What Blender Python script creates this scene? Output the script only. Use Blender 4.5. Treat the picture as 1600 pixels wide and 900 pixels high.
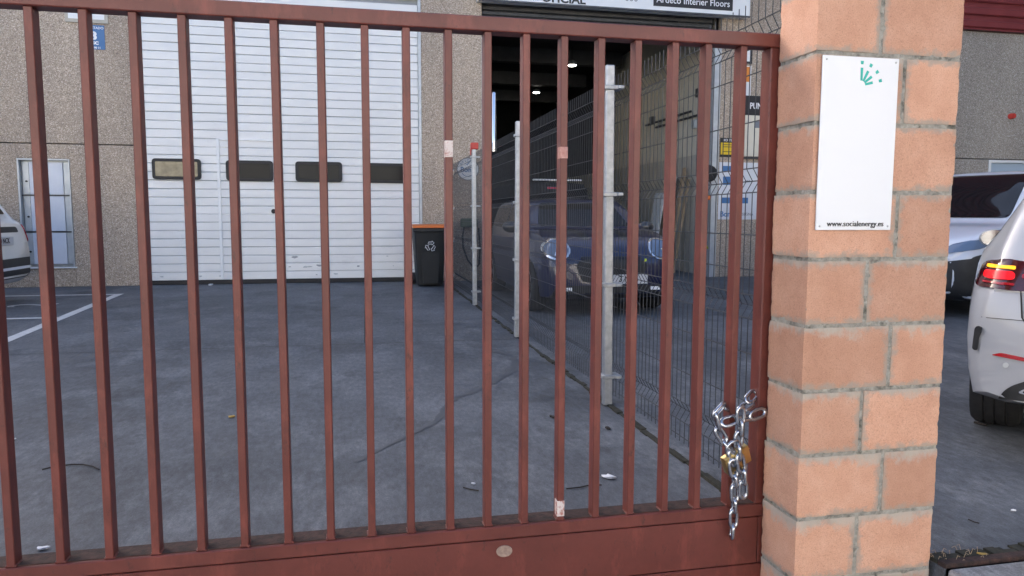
import bpy, bmesh, math, random
from mathutils import Vector, Matrix
from mathutils.bvhtree import BVHTree
random.seed(7)
R = math.radians
PI = math.pi
for o in list(bpy.data.objects):
    bpy.data.objects.remove(o)
S = bpy.context.scene
C = S.collection

# ------------------------------------------------------------------ camera
YAW, PITCH, ROLL, FPX, CAMH = .2086, .0972, .003, 1142.1, 1.15
fw = Vector((math.sin(YAW)*math.cos(PITCH), math.cos(YAW)*math.cos(PITCH), -math.sin(PITCH)))
r0 = Vector((math.cos(YAW), -math.sin(YAW), 0)); u0 = r0.cross(fw)
rt = r0*math.cos(ROLL) + u0*math.sin(ROLL); up = -r0*math.sin(ROLL) + u0*math.cos(ROLL)
cam = bpy.data.cameras.new('camera'); co = bpy.data.objects.new('camera', cam); C.objects.link(co)
m = Matrix((rt, up, -fw)).transposed().to_4x4(); m.translation = (0, 0, CAMH)
co.matrix_world = m
cam.sensor_width = 36; cam.lens = FPX/1600*36; cam.clip_end = 2000; cam.clip_start = .05
S.camera = co
S.render.resolution_x = 1024; S.render.resolution_y = 576

# ------------------------------------------------------------------ sky, sun, exposure
SUN_EL, SUN_AZ = R(26), R(-37)             # azimuth clockwise from +Y: low behind the warehouse, to the left
w = bpy.data.worlds.new('World'); S.world = w; w.use_nodes = True
nt = w.node_tree; bg = nt.nodes['Background']
sky = nt.nodes.new('ShaderNodeTexSky'); sky.sky_type = 'NISHITA'; sky.sun_disc = False
sky.sun_elevation = SUN_EL; sky.sun_rotation = SUN_AZ; sky.air_density = .6; sky.dust_density = 3.6; sky.ozone_density = .5
nt.links.new(sky.outputs[0], bg.inputs[0]); bg.inputs[1].default_value = .15
sd = bpy.data.lights.new('sun', 'SUN'); sd.energy = 3.0; sd.angle = R(.5); sd.color = (1, .93, .82)
so = bpy.data.objects.new('sun', sd); C.objects.link(so)
sdir = Vector((math.sin(SUN_AZ)*math.cos(SUN_EL), math.cos(SUN_AZ)*math.cos(SUN_EL), math.sin(SUN_EL)))
so.rotation_euler = sdir.to_track_quat('Z', 'Y').to_euler(); so.location = (-20, 30, 25)
vs = S.view_settings; vs.view_transform = 'Standard'; vs.look = 'None'; vs.gamma = 1; vs.use_curve_mapping = False
vs.exposure = 2.0

def ray(x, y):                              # a photo pixel as a direction
    return rt*((x-800)/FPX) - up*((y-450)/FPX) + fw
def at_y(x, y, Y):
    d = ray(x, y); return d*(Y/d.y) + Vector((0, 0, CAMH))
def at_z(x, y, Z=0.0):
    d = ray(x, y); return d*((Z-CAMH)/d.z) + Vector((0, 0, CAMH))

# ------------------------------------------------------------------ materials
MATS = {}
def nodes(name):
    ma = bpy.data.materials.new(name); ma.use_nodes = True; MATS[name] = ma
    n = ma.node_tree.nodes; return ma, n, ma.node_tree.links, n['Principled BSDF']
def plain(name, col, rough=.5, metal=0, coat=0, emit=None, es=1):
    ma, n, l, b = nodes(name)
    b.inputs['Base Color'].default_value = (*col, 1); b.inputs['Roughness'].default_value = rough; b.inputs['Metallic'].default_value = metal
    b.inputs['Coat Weight'].default_value = coat; b.inputs['Coat Roughness'].default_value = .04
    if emit: b.inputs['Emission Color'].default_value = (*emit, 1); b.inputs['Emission Strength'].default_value = es
    return ma
def noise(n, l, scale, detail=6, rough=.6, vec=None, stretch=None):
    t = n.new('ShaderNodeTexNoise'); t.inputs['Scale'].default_value = scale; t.inputs['Detail'].default_value = detail; t.inputs['Roughness'].default_value = rough
    g = n.new('ShaderNodeNewGeometry')
    src = g.outputs['Position']
    if stretch:
        mp = n.new('ShaderNodeMapping'); mp.inputs['Scale'].default_value = stretch; l.new(src, mp.inputs[0]); src = mp.outputs[0]
    l.new(src, t.inputs['Vector']); return t
def ramp(n, l, src, stops, interp='LINEAR'):
    r = n.new('ShaderNodeValToRGB'); e = r.color_ramp; e.interpolation = interp
    while len(e.elements) < len(stops): e.elements.new(.5)
    for k, (p, c) in enumerate(stops):
        e.elements[k].position = p; e.elements[k].color = (*c, 1) if len(c) == 3 else c
    l.new(src, r.inputs[0]); return r
def mixc(n, l, fac, a, b):
    x = n.new('ShaderNodeMix'); x.data_type = 'RGBA'
    for inp, v in ((x.inputs[0], fac), (x.inputs[6], a), (x.inputs[7], b)):
        if hasattr(v, 'default_value') or hasattr(v, 'is_linked'): l.new(v, inp)
        elif isinstance(v, tuple): inp.default_value = (*v, 1)
        else: inp.default_value = v
    return x.outputs[2]
def bump(n, l, b, src, strength, dist=.01):
    bp = n.new('ShaderNodeBump'); bp.inputs['Strength'].default_value = strength; bp.inputs['Distance'].default_value = dist
    l.new(src, bp.inputs['Height']); l.new(bp.outputs[0], b.inputs['Normal'])
def grainy(name, lo, hi, scale=6, rough=.7, bmp=.2, fine=120, metal=0, dirt=None, dscale=2, damt=(.55, .75), coat=0, stretch=None, bdist=.004):
    """two-tone noise colour, fine relief and optional patches of dirt or wear"""
    ma, n, l, b = nodes(name)
    t = noise(n, l, scale, stretch=stretch); c = ramp(n, l, t.outputs[0], [(.3, lo), (.7, hi)]).outputs[0]
    f = noise(n, l, fine, 3)
    if dirt:
        d = noise(n, l, dscale, 8, .7, stretch=stretch); k = ramp(n, l, d.outputs[0], [(damt[0], (0, 0, 0)), (damt[1], (1, 1, 1))])
        c = mixc(n, l, k.outputs[0], c, dirt)
    l.new(c, b.inputs['Base Color']); b.inputs['Roughness'].default_value = rough; b.inputs['Metallic'].default_value = metal
    b.inputs['Coat Weight'].default_value = coat
    bump(n, l, b, f.outputs[0], bmp, bdist); return ma

# yard concrete: worn, with broad patches, scuffs and specks
def ground_mat(name, dark, light, patch, rough=.75):
    ma, n, l, b = nodes(name)
    a = noise(n, l, .33, 12, .66); c = ramp(n, l, a.outputs[0], [(.40, dark), (.60, light)]).outputs[0]
    s = noise(n, l, 1.6, 13, .74, stretch=(1.5, .8, 1)); k = ramp(n, l, s.outputs[0], [(.47, (0, 0, 0)), (.64, (.75, .75, .75))])
    c = mixc(n, l, k.outputs[0], c, patch)
    s2 = noise(n, l, .9, 13, .74, stretch=(1.2, .8, 1)); k2 = ramp(n, l, s2.outputs[0], [(.53, (0, 0, 0)), (.66, (.85, .85, .85))])
    c = mixc(n, l, k2.outputs[0], c, tuple(x*.62 for x in dark))
    s3 = noise(n, l, 22, 8, .8, stretch=(1.5, .6, 1)); k3 = ramp(n, l, s3.outputs[0], [(.34, (.62, .62, .62)), (.5, (1, 1, 1)), (.68, (1.5, 1.5, 1.5))])
    f = noise(n, l, 150, 4, .75); kf = ramp(n, l, f.outputs[0], [(.36, (.45, .45, .45)), (.48, (1, 1, 1)), (.62, (1.05, 1.05, 1.05)), (.70, (3.2, 3.2, 3.2))])
    for kk, am in ((k3, .9), (kf, .65)):
        mu = n.new('ShaderNodeMix'); mu.data_type = 'RGBA'; mu.blend_type = 'MULTIPLY'; mu.inputs[0].default_value = am
        l.new(c, mu.inputs[6]); l.new(kk.outputs[0], mu.inputs[7]); c = mu.outputs[2]
    l.new(c, b.inputs['Base Color'])
    rr = ramp(n, l, s.outputs[0], [(.3, (rough-.15,)*3), (.7, (rough+.12,)*3)]); l.new(rr.outputs[0], b.inputs['Roughness'])
    bump(n, l, b, f.outputs[0], .3, .005); return ma
ground_mat('yard', (.056, .063, .073), (.108, .118, .132), (.176, .187, .200))
ground_mat('paving', (.24, .235, .225), (.36, .35, .335), (.44, .43, .41))
grainy('kerb', (.13, .13, .13), (.22, .22, .21), 9, .85, .4)
grainy('moss', (.016, .018, .012), (.045, .042, .03), 30, .95, .6)
grainy('line_paint', (.50, .50, .49), (.66, .66, .65), 14, .7, .15, dirt=(.13, .135, .14), dscale=9, damt=(.58, .70))
grainy('stain', (.048, .054, .063), (.086, .095, .106), 6, .6, .2)
grainy('joint', (.02, .02, .02), (.05, .05, .045), 20, .9, .4)

# exposed-aggregate precast panels
def pebble(name, tint):
    ma, n, l, b = nodes(name)
    g = n.new('ShaderNodeNewGeometry'); v = n.new('ShaderNodeTexVoronoi'); v.inputs['Scale'].default_value = 92; l.new(g.outputs['Position'], v.inputs['Vector'])
    sp = n.new('ShaderNodeSeparateColor'); l.new(v.outputs['Color'], sp.inputs[0])
    T = lambda *c: tuple(x*y for x, y in zip(c, tint))
    c = ramp(n, l, sp.outputs[0], [(0, T(.22, .19, .165)), (.08, T(.33, .29, .25)), (.35, T(.42, .37, .31)), (.65, T(.50, .44, .38)), (.85, T(.58, .53, .47)), (.96, T(.72, .69, .64))], 'CONSTANT').outputs[0]
    big = noise(n, l, .8, 7, .6, stretch=(1, 1, .35)); k = ramp(n, l, big.outputs[0], [(.32, (.80, .79, .79)), (.68, (1.08, 1.07, 1.05))])
    mu = n.new('ShaderNodeMix'); mu.data_type = 'RGBA'; mu.blend_type = 'MULTIPLY'; mu.inputs[0].default_value = 1
    l.new(c, mu.inputs[6]); l.new(k.outputs[0], mu.inputs[7]); l.new(mu.outputs[2], b.inputs['Base Color'])
    b.inputs['Roughness'].default_value = .85
    bump(n, l, b, v.outputs['Distance'], .5, .008); return ma
pebble('pebble_wall', (1.04, .98, .91)); pebble('pebble_grey', (.80, .83, .86))

# split concrete blocks with lime bloom near the bed joints
def block_mat():
    ma, n, l, b = nodes('block')
    oi = n.new('ShaderNodeObjectInfo')
    a = noise(n, l, 6, 9, .7); base = ramp(n, l, a.outputs[0], [(.25, (.52, .275, .178)), (.5, (.62, .350, .235)), (.75, (.69, .42, .30))]).outputs[0]
    rr = ramp(n, l, oi.outputs['Random'], [(0, (.80, .79, .79)), (1, (1.10, 1.11, 1.12))])
    mu = n.new('ShaderNodeMix'); mu.data_type = 'RGBA'; mu.blend_type = 'MULTIPLY'; mu.inputs[0].default_value = 1
    l.new(base, mu.inputs[6]); l.new(rr.outputs[0], mu.inputs[7])
    f = noise(n, l, 230, 5, .8); kf = ramp(n, l, f.outputs[0], [(.33, (.50, .46, .44)), (.47, (1, 1, 1)), (.58, (1, 1, 1)), (.70, (1.4, 1.5, 1.55))])
    m2 = n.new('ShaderNodeMix'); m2.data_type = 'RGBA'; m2.blend_type = 'MULTIPLY'; m2.inputs[0].default_value = .8
    l.new(mu.outputs[2], m2.inputs[6]); l.new(kf.outputs[0], m2.inputs[7])
    # lime and mortar smears that hang down from the top edge of a block (object z: top at +.098)
    tc = n.new('ShaderNodeTexCoord'); sx = n.new('ShaderNodeSeparateXYZ'); l.new(tc.outputs['Object'], sx.inputs[0])
    s = noise(n, l, 11, 9, .72, stretch=(1.2, 1.2, .8))
    ma_ = n.new('ShaderNodeMath'); ma_.operation = 'MULTIPLY_ADD'; l.new(s.outputs[0], ma_.inputs[0]); ma_.inputs[1].default_value = .22; ma_.inputs[2].default_value = -.114
    ad = n.new('ShaderNodeMath'); ad.operation = 'ADD'; l.new(sx.outputs[2], ad.inputs[0]); l.new(ma_.outputs[0], ad.inputs[1])
    # less bloom on the upper courses
    g = n.new('ShaderNodeNewGeometry'); sg = n.new('ShaderNodeSeparateXYZ'); l.new(g.outputs['Position'], sg.inputs[0])
    lo = n.new('ShaderNodeMath'); lo.operation = 'MULTIPLY_ADD'; l.new(sg.outputs[2], lo.inputs[0]); lo.inputs[1].default_value = -.022; lo.inputs[2].default_value = .024
    ad2 = n.new('ShaderNodeMath'); ad2.operation = 'ADD'; l.new(ad.outputs[0], ad2.inputs[0]); l.new(lo.outputs[0], ad2.inputs[1])
    k = ramp(n, l, ad2.outputs[0], [(.078, (0, 0, 0)), (.098, (.5, .5, .5)), (.118, (.8, .8, .8))])
    # mortar dragged over the arrises
    at = n.new('ShaderNodeAttribute'); at.attribute_name = 'smear'
    sn = noise(n, l, 26, 8, .7); m3 = n.new('ShaderNodeMath'); m3.operation = 'MULTIPLY_ADD'; l.new(sn.outputs[0], m3.inputs[0]); m3.inputs[1].default_value = 2.4; l.new(at.outputs['Fac'], m3.inputs[2])
    ks = ramp(n, l, m3.outputs[0], [(0, (0, 0, 0)), (1, (1, 1, 1))]); ks.color_ramp.elements[0].position = .70; ks.color_ramp.elements[1].position = .90
    sc = n.new('ShaderNodeMath'); sc.operation = 'MULTIPLY'; l.new(m3.outputs[0], sc.inputs[0]); sc.inputs[1].default_value = .42; l.new(sc.outputs[0], ks.inputs[0])
    k4 = n.new('ShaderNodeMath'); k4.operation = 'MULTIPLY'; l.new(ks.outputs[0], k4.inputs[0]); k4.inputs[1].default_value = .75
    cm = mixc(n, l, k4.outputs[0], m2.outputs[2], (.33, .31, .265))
    c = mixc(n, l, k.outputs[0], cm, (.46, .42, .36))
    l.new(c, b.inputs['Base Color']); b.inputs['Roughness'].default_value = .9
    bump(n, l, b, f.outputs[0], .55, .004)
block_mat()
grainy('mortar', (.25, .24, .205), (.46, .445, .395), 38, .95, .9, 160, dirt=(.09, .09, .07), dscale=22, damt=(.5, .68), bdist=.01)
# red oxide gate paint, faded and chalky in places
def gate_paint():
    ma, n, l, b = nodes('gate_red')
    a = noise(n, l, 5, 8, .65); c = ramp(n, l, a.outputs[0], [(.3, (.098, .023, .017)), (.72, (.148, .036, .027))]).outputs[0]
    s = noise(n, l, 9, 8, .72, stretch=(1, 1, .35)); k = ramp(n, l, s.outputs[0], [(.52, (0, 0, 0)), (.68, (.9, .9, .9))]); c = mixc(n, l, k.outputs[0], c, (.205, .052, .038))
    d = noise(n, l, 30, 9, .75, stretch=(1, 1, .5)); k2 = ramp(n, l, d.outputs[0], [(.58, (0, 0, 0)), (.70, (1, 1, 1))]); c = mixc(n, l, k2.outputs[0], c, (.055, .020, .016))
    l.new(c, b.inputs['Base Color']); b.inputs['Roughness'].default_value = .42
    f = noise(n, l, 90, 4); bump(n, l, b, f.outputs[0], .18, .003)
gate_paint()
grainy('grime', (.018, .013, .011), (.07, .035, .028), 40, .9, .6)
grainy('rust_plate', (.22, .15, .12), (.36, .27, .22), 60, .7, .4)
grainy('tape', (.50, .42, .40), (.72, .68, .66), 30, .7, .3, dirt=(.35, .14, .11), dscale=30, damt=(.52, .62))
grainy('tape_worn', (.36, .16, .13), (.50, .30, .27), 60, .7, .3)
grainy('galvanised', (.36, .38, .40), (.52, .54, .56), 25, .42, .1, metal=.75)
grainy('wire_grey', (.042, .045, .05), (.07, .074, .08), 30, .5, .1, metal=.3)
grainy('zinc_chain', (.34, .37, .42), (.50, .53, .58), 60, .26, .08, metal=1.0)
grainy('brass', (.62, .44, .17), (.72, .54, .25), 40, .28, .05, metal=1.0)
grainy('door_white', (.75, .76, .745), (.81, .815, .80), 2.2, .45, .06, 60, dirt=(.64, .645, .63), dscale=2.6, damt=(.58, .78), stretch=(.6, 1, 1.6))
plain('door_gap', (.30, .32, .33), .6)
plain('rubber', (.012, .012, .013), .6)
plain('window_glass', (.016, .018, .019), .09).node_tree.nodes['Principled BSDF'].inputs['Specular IOR Level'].default_value = .12
grainy('window_warm_reflection', (.10, .085, .045), (.26, .22, .13), 5, .12, .05)  # warm reflection of a sunlit wall painted into the pane colour
grainy('steel_sheet', (.56, .60, .67), (.64, .68, .75), 3, .45, .05)
grainy('steel_frame', (.42, .45, .47), (.54, .57, .58), 8, .45, .1, metal=.3)
grainy('cream', (.64, .60, .49), (.76, .72, .60), 2.5, .7, .1)
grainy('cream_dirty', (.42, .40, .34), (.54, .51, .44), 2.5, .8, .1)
grainy('bounce_row_render', (.66, .65, .61), (.76, .75, .71), .6, .8, .1)
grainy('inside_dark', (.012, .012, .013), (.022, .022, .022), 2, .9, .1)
grainy('shutter_dark', (.05, .052, .055), (.08, .082, .085), 6, .45, .1, metal=.3)
grainy('red_cladding', (.17, .028, .032), (.21, .040, .042), 3, .45, .05)
plain('white_board', (.78, .80, .80), .4)
plain('white_gloss', (.70, .73, .77), .25, coat=.3)
plain('black_print', (.02, .02, .022), .5)
plain('grey_print', (.20, .22, .25), .5)
plain('white_print', (.82, .83, .84), .5)
plain('blue_print', (.05, .16, .36), .4)
plain('pale_blue', (.42, .52, .62), .45)
plain('teal', (.02, .42, .36), .4)
plain('yellow', (.75, .52, .02), .5)
plain('orange', (.72, .25, .04), .5)
plain('orange_lid', (.72, .17, .03), .4)
plain('red_plastic', (.55, .05, .035), .45)
grainy('bin_black', (.005, .007, .009), (.008, .011, .013), 8, .6, .15)
plain('charger_green', (.05, .09, .05), .5)
plain('lime', (.55, .62, .04), .5)
grainy('wood', (.30, .21, .12), (.42, .32, .21), 6, .7, .2, stretch=(4, 4, .4))
grainy('wood_grey', (.36, .33, .29), (.50, .47, .42), 6, .7, .2, stretch=(4, 4, .4))
plain('lamp_glow', (.9, .9, .85), .4, emit=(1, .96, .86), es=9)
def paint(name, col, rough=.32, metal=0.0):
    ma, n, l, b = nodes(name)
    a = noise(n, l, 2.5, 6, .6); c = ramp(n, l, a.outputs[0], [(.35, tuple(x*.94 for x in col)), (.7, col)]); l.new(c.outputs[0], b.inputs['Base Color'])
    b.inputs['Roughness'].default_value = rough; b.inputs['Metallic'].default_value = metal
    b.inputs['Coat Weight'].default_value = .9; b.inputs['Coat Roughness'].default_value = .03
paint('paint_white', (.40, .415, .445)); paint('paint_blue', (.0015, .006, .045), .3, .0); paint('paint_pearl', (.70, .70, .67)); paint('paint_dark', (.018, .02, .024)); paint('paint_silver', (.62, .66, .73))
plain('car_glass', (.010, .011, .012), .03).node_tree.nodes['Principled BSDF'].inputs['Specular IOR Level'].default_value = .16
grainy('van_black', (.006, .006, .007), (.010, .010, .011), 4, .85, .05)
grainy('car_plastic', (.012, .013, .015), (.022, .023, .025), 12, .55, .1)
grainy('tyre', (.010, .010, .011), (.020, .020, .021), 30, .8, .2)
plain('rim', (.42, .43, .45), .3, .9)
plain('rim_dark', (.04, .04, .045), .35, .7)
plain('chrome', (.75, .77, .80), .08, 1.0)
plain('lamp_red', (.34, .006, .012), .12, coat=1)
plain('lamp_dark', (.05, .004, .008), .1, coat=1)
plain('lamp_red_lit', (.45, .006, .012), .2, emit=(1, .012, .02), es=.22)
plain('lamp_amber_lit', (.8, .4, .02), .2, emit=(1, .36, .01), es=.34)
plain('lamp_sky_tint', (.10, .15, .24), .1, coat=.6)  # blue of the reflected sky put into the lens colour
plain('plate_white', (.55, .56, .57), .5)
plain('leaf', (.40, .26, .06), .7)
plain('paper', (.72, .74, .76), .7)
plain('twig', (.03, .024, .02), .9)

# ------------------------------------------------------------------ builders
def box(bm, x0, x1, y0, y1, z0, z1, bev=0, seg=1, mi=0):
    vs_ = [bm.verts.new(p) for p in ((x0, y0, z0), (x1, y0, z0), (x1, y1, z0), (x0, y1, z0), (x0, y0, z1), (x1, y0, z1), (x1, y1, z1), (x0, y1, z1))]
    fs = [bm.faces.new([vs_[i] for i in q]) for q in ((3, 2, 1, 0), (4, 5, 6, 7), (0, 1, 5, 4), (1, 2, 6, 5), (2, 3, 7, 6), (3, 0, 4, 7))]
    for f in fs: f.material_index = mi
    if bev:
        es = list({e for f in fs for e in f.edges})
        bmesh.ops.bevel(bm, geom=es, offset=bev, segments=seg, profile=.5, affect='EDGES')
def tube(bm, pts, r, n=8, closed=False, caps=True, rfun=None):
    pts = [Vector(p) for p in pts]; N = len(pts); rings = []; prev = None
    for i, p in enumerate(pts):
        if closed: t = (pts[(i+1) % N] - pts[i-1]).normalized()
        else: t = (pts[min(i+1, N-1)] - pts[max(i-1, 0)]).normalized()
        if prev is None:
            a = Vector((0, 0, 1)) if abs(t.z) < .9 else Vector((1, 0, 0)); u = t.cross(a).normalized()
        else: u = (prev - t*prev.dot(t)).normalized()
        prev = u; v = t.cross(u); rr = rfun(i) if rfun else r
        rings.append([bm.verts.new(p + (u*math.cos(2*PI*k/n) + v*math.sin(2*PI*k/n))*rr) for k in range(n)])
    M = N if closed else N-1
    for i in range(M):
        A, B = rings[i], rings[(i+1) % N]
        for k in range(n): bm.faces.new((A[k], A[(k+1) % n], B[(k+1) % n], B[k]))
    if caps and not closed:
        bm.faces.new(rings[0][::-1]); bm.faces.new(rings[-1])
def lathe(bm, prof, n=24, axis='Z', center=(0, 0, 0)):
    rings = []; c = Vector(center)
    for r_, h in prof:
        ring = []
        for k in range(n):
            a = 2*PI*k/n; x, y = r_*math.cos(a), r_*math.sin(a)
            p = {'Z': (x, y, h), 'Y': (x, h, y), 'X': (h, x, y)}[axis]; ring.append(bm.verts.new(c+Vector(p)))
        rings.append(ring)
    for A, B in zip(rings, rings[1:]):
        for k in range(n): bm.faces.new((A[k], A[(k+1) % n], B[(k+1) % n], B[k]))
    bm.faces.new(rings[0][::-1]); bm.faces.new(rings[-1])
def prism(bm, poly, d0, d1, axis='Y'):
    """polygon in the plane across the axis, extruded between d0 and d1"""
    f = {'Y': lambda a, b, d: (a, d, b), 'X': lambda a, b, d: (d, a, b), 'Z': lambda a, b, d: (a, b, d)}[axis]
    A = [bm.verts.new(f(a, b, d0)) for a, b in poly]; B = [bm.verts.new(f(a, b, d1)) for a, b in poly]; n = len(poly)
    bm.faces.new(A); bm.faces.new(B[::-1])
    for k in range(n): bm.faces.new((A[k], B[k], B[(k+1) % n], A[(k+1) % n]))
def rpoly(pts, r, n=4):
    """rounded polygon"""
    out = []; N = len(pts)
    for i in range(N):
        p, a, b = Vector(pts[i]), Vector(pts[i-1]), Vector(pts[(i+1) % N])
        rr = r[i] if isinstance(r, (list, tuple)) else r
        da, db = (a-p), (b-p); q = min(rr, da.length*.49, db.length*.49)
        s, e = p + da.normalized()*q, p + db.normalized()*q
        for k in range(n+1):
            t = k/n; out.append(tuple(s*(1-t)**2 + p*2*t*(1-t) + e*t*t))
    return out
def rrect(x0, x1, z0, z1, r): return rpoly([(x0, z0), (x1, z0), (x1, z1), (x0, z1)], r)
def obj(name, bm, mat, parent=None, world=False, smooth=False, loc=None):
    me = bm
    if isinstance(bm, bmesh.types.BMesh):
        bmesh.ops.recalc_face_normals(bm, faces=bm.faces)
        me = bpy.data.meshes.new(name); bm.to_mesh(me); bm.free()
    if world and parent is not None:
        off = -Vector(parent.location)
        if parent.parent is not None: off -= Vector(parent.parent.location)
        me.transform(Matrix.Translation(off))
    if mat is not None and not len(me.materials): me.materials.append(MATS[mat])
    if smooth:
        for p in me.polygons: p.use_smooth = True
    o = bpy.data.objects.new(name, me); C.objects.link(o)
    if parent: o.parent = parent
    if loc: o.location = loc
    return o
def thing(name, label, cat, loc=(0, 0, 0), rotz=0, group=None):
    o = bpy.data.objects.new(name, None); C.objects.link(o); o.empty_display_size = .2
    o.location = loc; o.rotation_euler = (0, 0, rotz); return tag(o, label, cat, group)
def tag(o, label, cat, group=None):
    o['label'] = label; o['category'] = cat
    if group: o['group'] = group
    return o
def struct(name, bm, mat):
    o = obj(name, bm, mat); o['kind'] = 'structure'; return o
def BM(): return bmesh.new()
def B(name, mat, parent, x0, x1, y0, y1, z0, z1, bev=0, world=True, seg=1, smooth=False):
    bm = BM(); box(bm, x0, x1, y0, y1, z0, z1, bev, seg); return obj(name, bm, mat, parent, world, smooth)
def sharp(o, ang=35):
    me = o.data
    for p in me.polygons: p.use_smooth = True
    me.set_sharp_from_angle(angle=R(ang)); return o
def text_mesh(s, size, ext=.001, align='CENTER', bold=0.0, sx=1.0):
    cu = bpy.data.curves.new('t', 'FONT'); cu.body = s; cu.size = size; cu.extrude = ext; cu.align_x = align; cu.align_y = 'CENTER'; cu.offset = bold; cu.resolution_u = 3
    o = bpy.data.objects.new('t', cu); C.objects.link(o); dg = bpy.context.evaluated_depsgraph_get()
    me = bpy.data.meshes.new_from_object(o.evaluated_get(dg)); bpy.data.objects.remove(o)
    me.materials.clear(); me.transform(Matrix.Diagonal((sx, 1, 1, 1))); return me
def text(s, size, mat, parent, x, y, z, bold=0.0, sx=1.0, align='CENTER', rot=0, name='lettering'):
    """upright lettering facing -Y, in world coordinates"""
    me = text_mesh(s, size, .001, align, bold, sx)
    me.transform(Matrix.Translation((x, y, z)) @ Matrix.Rotation(rot, 4, 'Y') @ Matrix.Rotation(PI/2, 4, 'X'))
    return obj(name, me, mat, parent, True)

# ================================================================== THE SETTING
FX = 1.55                                     # the plane of the mesh fence
bm = BM(); bmesh.ops.create_grid(bm, x_segments=2, y_segments=2, size=220); g_ = struct('ground', bm, 'yard'); g_.location.z = -.24
bm = BM(); box(bm, -60, 1.6, 2.30, 40, -.30, 0); struct('yard', bm, 'yard')
bm = BM(); box(bm, 1.6, 1.872, 2.2, 40, -.30, 0); box(bm, 1.872, 60, 1.96, 40, -.30, 0); struct('yard', bm, 'yard')
bm = BM(); box(bm, -60, 1.598, -2.4, 2.298, -.30, -.17); box(bm, 1.598, 1.873, -2.4, 1.955, -.30, -.17); struct('pavement', bm, 'paving')
bm = BM(); box(bm, 1.875, 60, -2.4, 1.955, -.30, .004, .01); struct('pavement', bm, 'paving')
bm = BM(); box(bm, FX-.045, FX+.06, 2.3, 12.95, -.02, .010, .004); struct('kerb', bm, 'yard')
bm = BM()
for k in range(120):
    y = 2.3+k*.088; x = FX-.052 - random.random()*.012; wd = random.uniform(.006, .020)
    box(bm, x-wd, x+.02, y, y+.089, 0, .006+random.random()*.010)
o = obj('moss', bm, 'moss'); o['kind'] = 'stuff'; o['label'] = 'dark moss along the foot of the mesh fence'
def strip(name, p, q, wd, z, mat):
    p, q = Vector((*p, z)), Vector((*q, z)); n_ = (q-p).cross(Vector((0, 0, 1))).normalized()*wd/2
    bm = BM(); L = (q-p).length; N = max(2, int(L/.25)); a = []; b = []
    for i in range(N+1):
        c = p.lerp(q, i/N); a.append(bm.verts.new(c+n_*random.uniform(.92, 1.05))); b.append(bm.verts.new(c-n_*random.uniform(.92, 1.05)))
    for i in range(N): bm.faces.new((a[i], a[i+1], b[i+1], b[i]))
    return struct(name, bm, mat)
strip('parking_line', (-3.10, 6.2), (-3.43, 11.66), .11, .004, 'line_paint')
strip('parking_line', (-3.45, 11.60), (-9.5, 11.66), .10, .004, 'line_paint')
strip('parking_line', (-3.30, 9.05), (-9.5, 9.10), .10, .004, 'line_paint')
strip('parking_line', (-3.16, 6.42), (-9.5, 6.47), .10, .004, 'line_paint')
# the bay's painted figure, seen from the side
me = text_mesh('2', .75, 0); me.transform(Matrix.Translation((-4.05, 10.35, .0045)) @ Matrix.Rotation(PI/2, 4, 'Z'))
o = obj('parking_number', me, 'line_paint'); o['kind'] = 'structure'
for a, b in (((-9, 6.72), (FX-.06, 6.66)), ((-9, 3.1-.0), (-8.9, 3.1)), ((.12, 12.9), (.05, 6.7))):
    strip('ground_joint', a, b, .010, .0035, 'joint')
# a long damp trace winding over the yard from the fence
pts = [at_z(x, y) for x, y in ((772, 548), (798, 556), (806, 566), (800, 580), (784, 590), (765, 600), (740, 612), (712, 622), (697, 634), (694, 645), (680, 660), (655, 672), (620, 690), (585, 706), (545, 728))]
bm = BM(); a = []; b = []
fine = []
for i in range(len(pts)-1):
    for k in range(4): fine.append(pts[i].lerp(pts[i+1], k/4))
for i, p in enumerate(fine):
    t = (fine[min(i+1, len(fine)-1)] - fine[max(i-1, 0)]).normalized(); n_ = Vector((-t.y, t.x, 0)); wd = random.uniform(.018, .042)*(1-.5*i/len(fine))
    a.append(bm.verts.new((p+n_*wd).xy.to_3d()+Vector((0, 0, .003)))); b.append(bm.verts.new((p-n_*wd).xy.to_3d()+Vector((0, 0, .003))))
for i in range(len(a)-1): bm.faces.new((a[i], a[i+1], b[i+1], b[i]))
struct('damp_stain', bm, 'stain')
# sliding-gate track of the neighbouring entrance
tr = struct('gate_track', (lambda b_: (box(b_, 1.876, 7.5, 1.96, 1.995, -.03, .016, .003), b_)[1])(BM()), 'grime')
bm = BM()
for k in range(150):
    x = 1.876+k*.038; box(bm, x, x+.039, 1.997, 2.045+random.uniform(-.012, .012), 0, random.uniform(.004, .016))
o = obj('track_moss', bm, 'moss'); o['kind'] = 'stuff'; o['label'] = 'moss and dirt in the gate track'
bm = BM()
for k in range(30):
    x = random.uniform(1.88, 2.10) if k < 18 else random.uniform(1.9, 4); y = random.uniform(1.97, 2.05); a = random.uniform(0, PI); L = random.uniform(.01, .03)
    tube(bm, [(x, y, .006), (x+L*.5*math.cos(a), y+L*.3*math.sin(a), .012+L*.7), (x+L*math.cos(a), y+L*.6*math.sin(a), .010+L*.5)], .0009, 4)
o = obj('dry_grass', bm, 'wood'); o['kind'] = 'stuff'; o['label'] = 'dry grass blades in the gate track'

# ================================================================== THE WAREHOUSE
FY = 13.02
HB = 9.5
wh = thing('warehouse', 'pebble-faced warehouse with a tall white sectional door and an open dark bay', 'warehouse', (1.6, FY, 0))
def panel(x0, x1, z0, z1, mat='pebble_wall', par=None, y=FY):
    return B('wall_panel', mat, par or wh, x0, x1, y, y+.16, z0, z1, .006)
DL, DR, OL, OR = -3.51, 1.085, 2.20, 6.66
CX0, CX1, CZ0, CZ1 = -5.235, -4.47, .32, 2.05
J = 2.275
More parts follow.
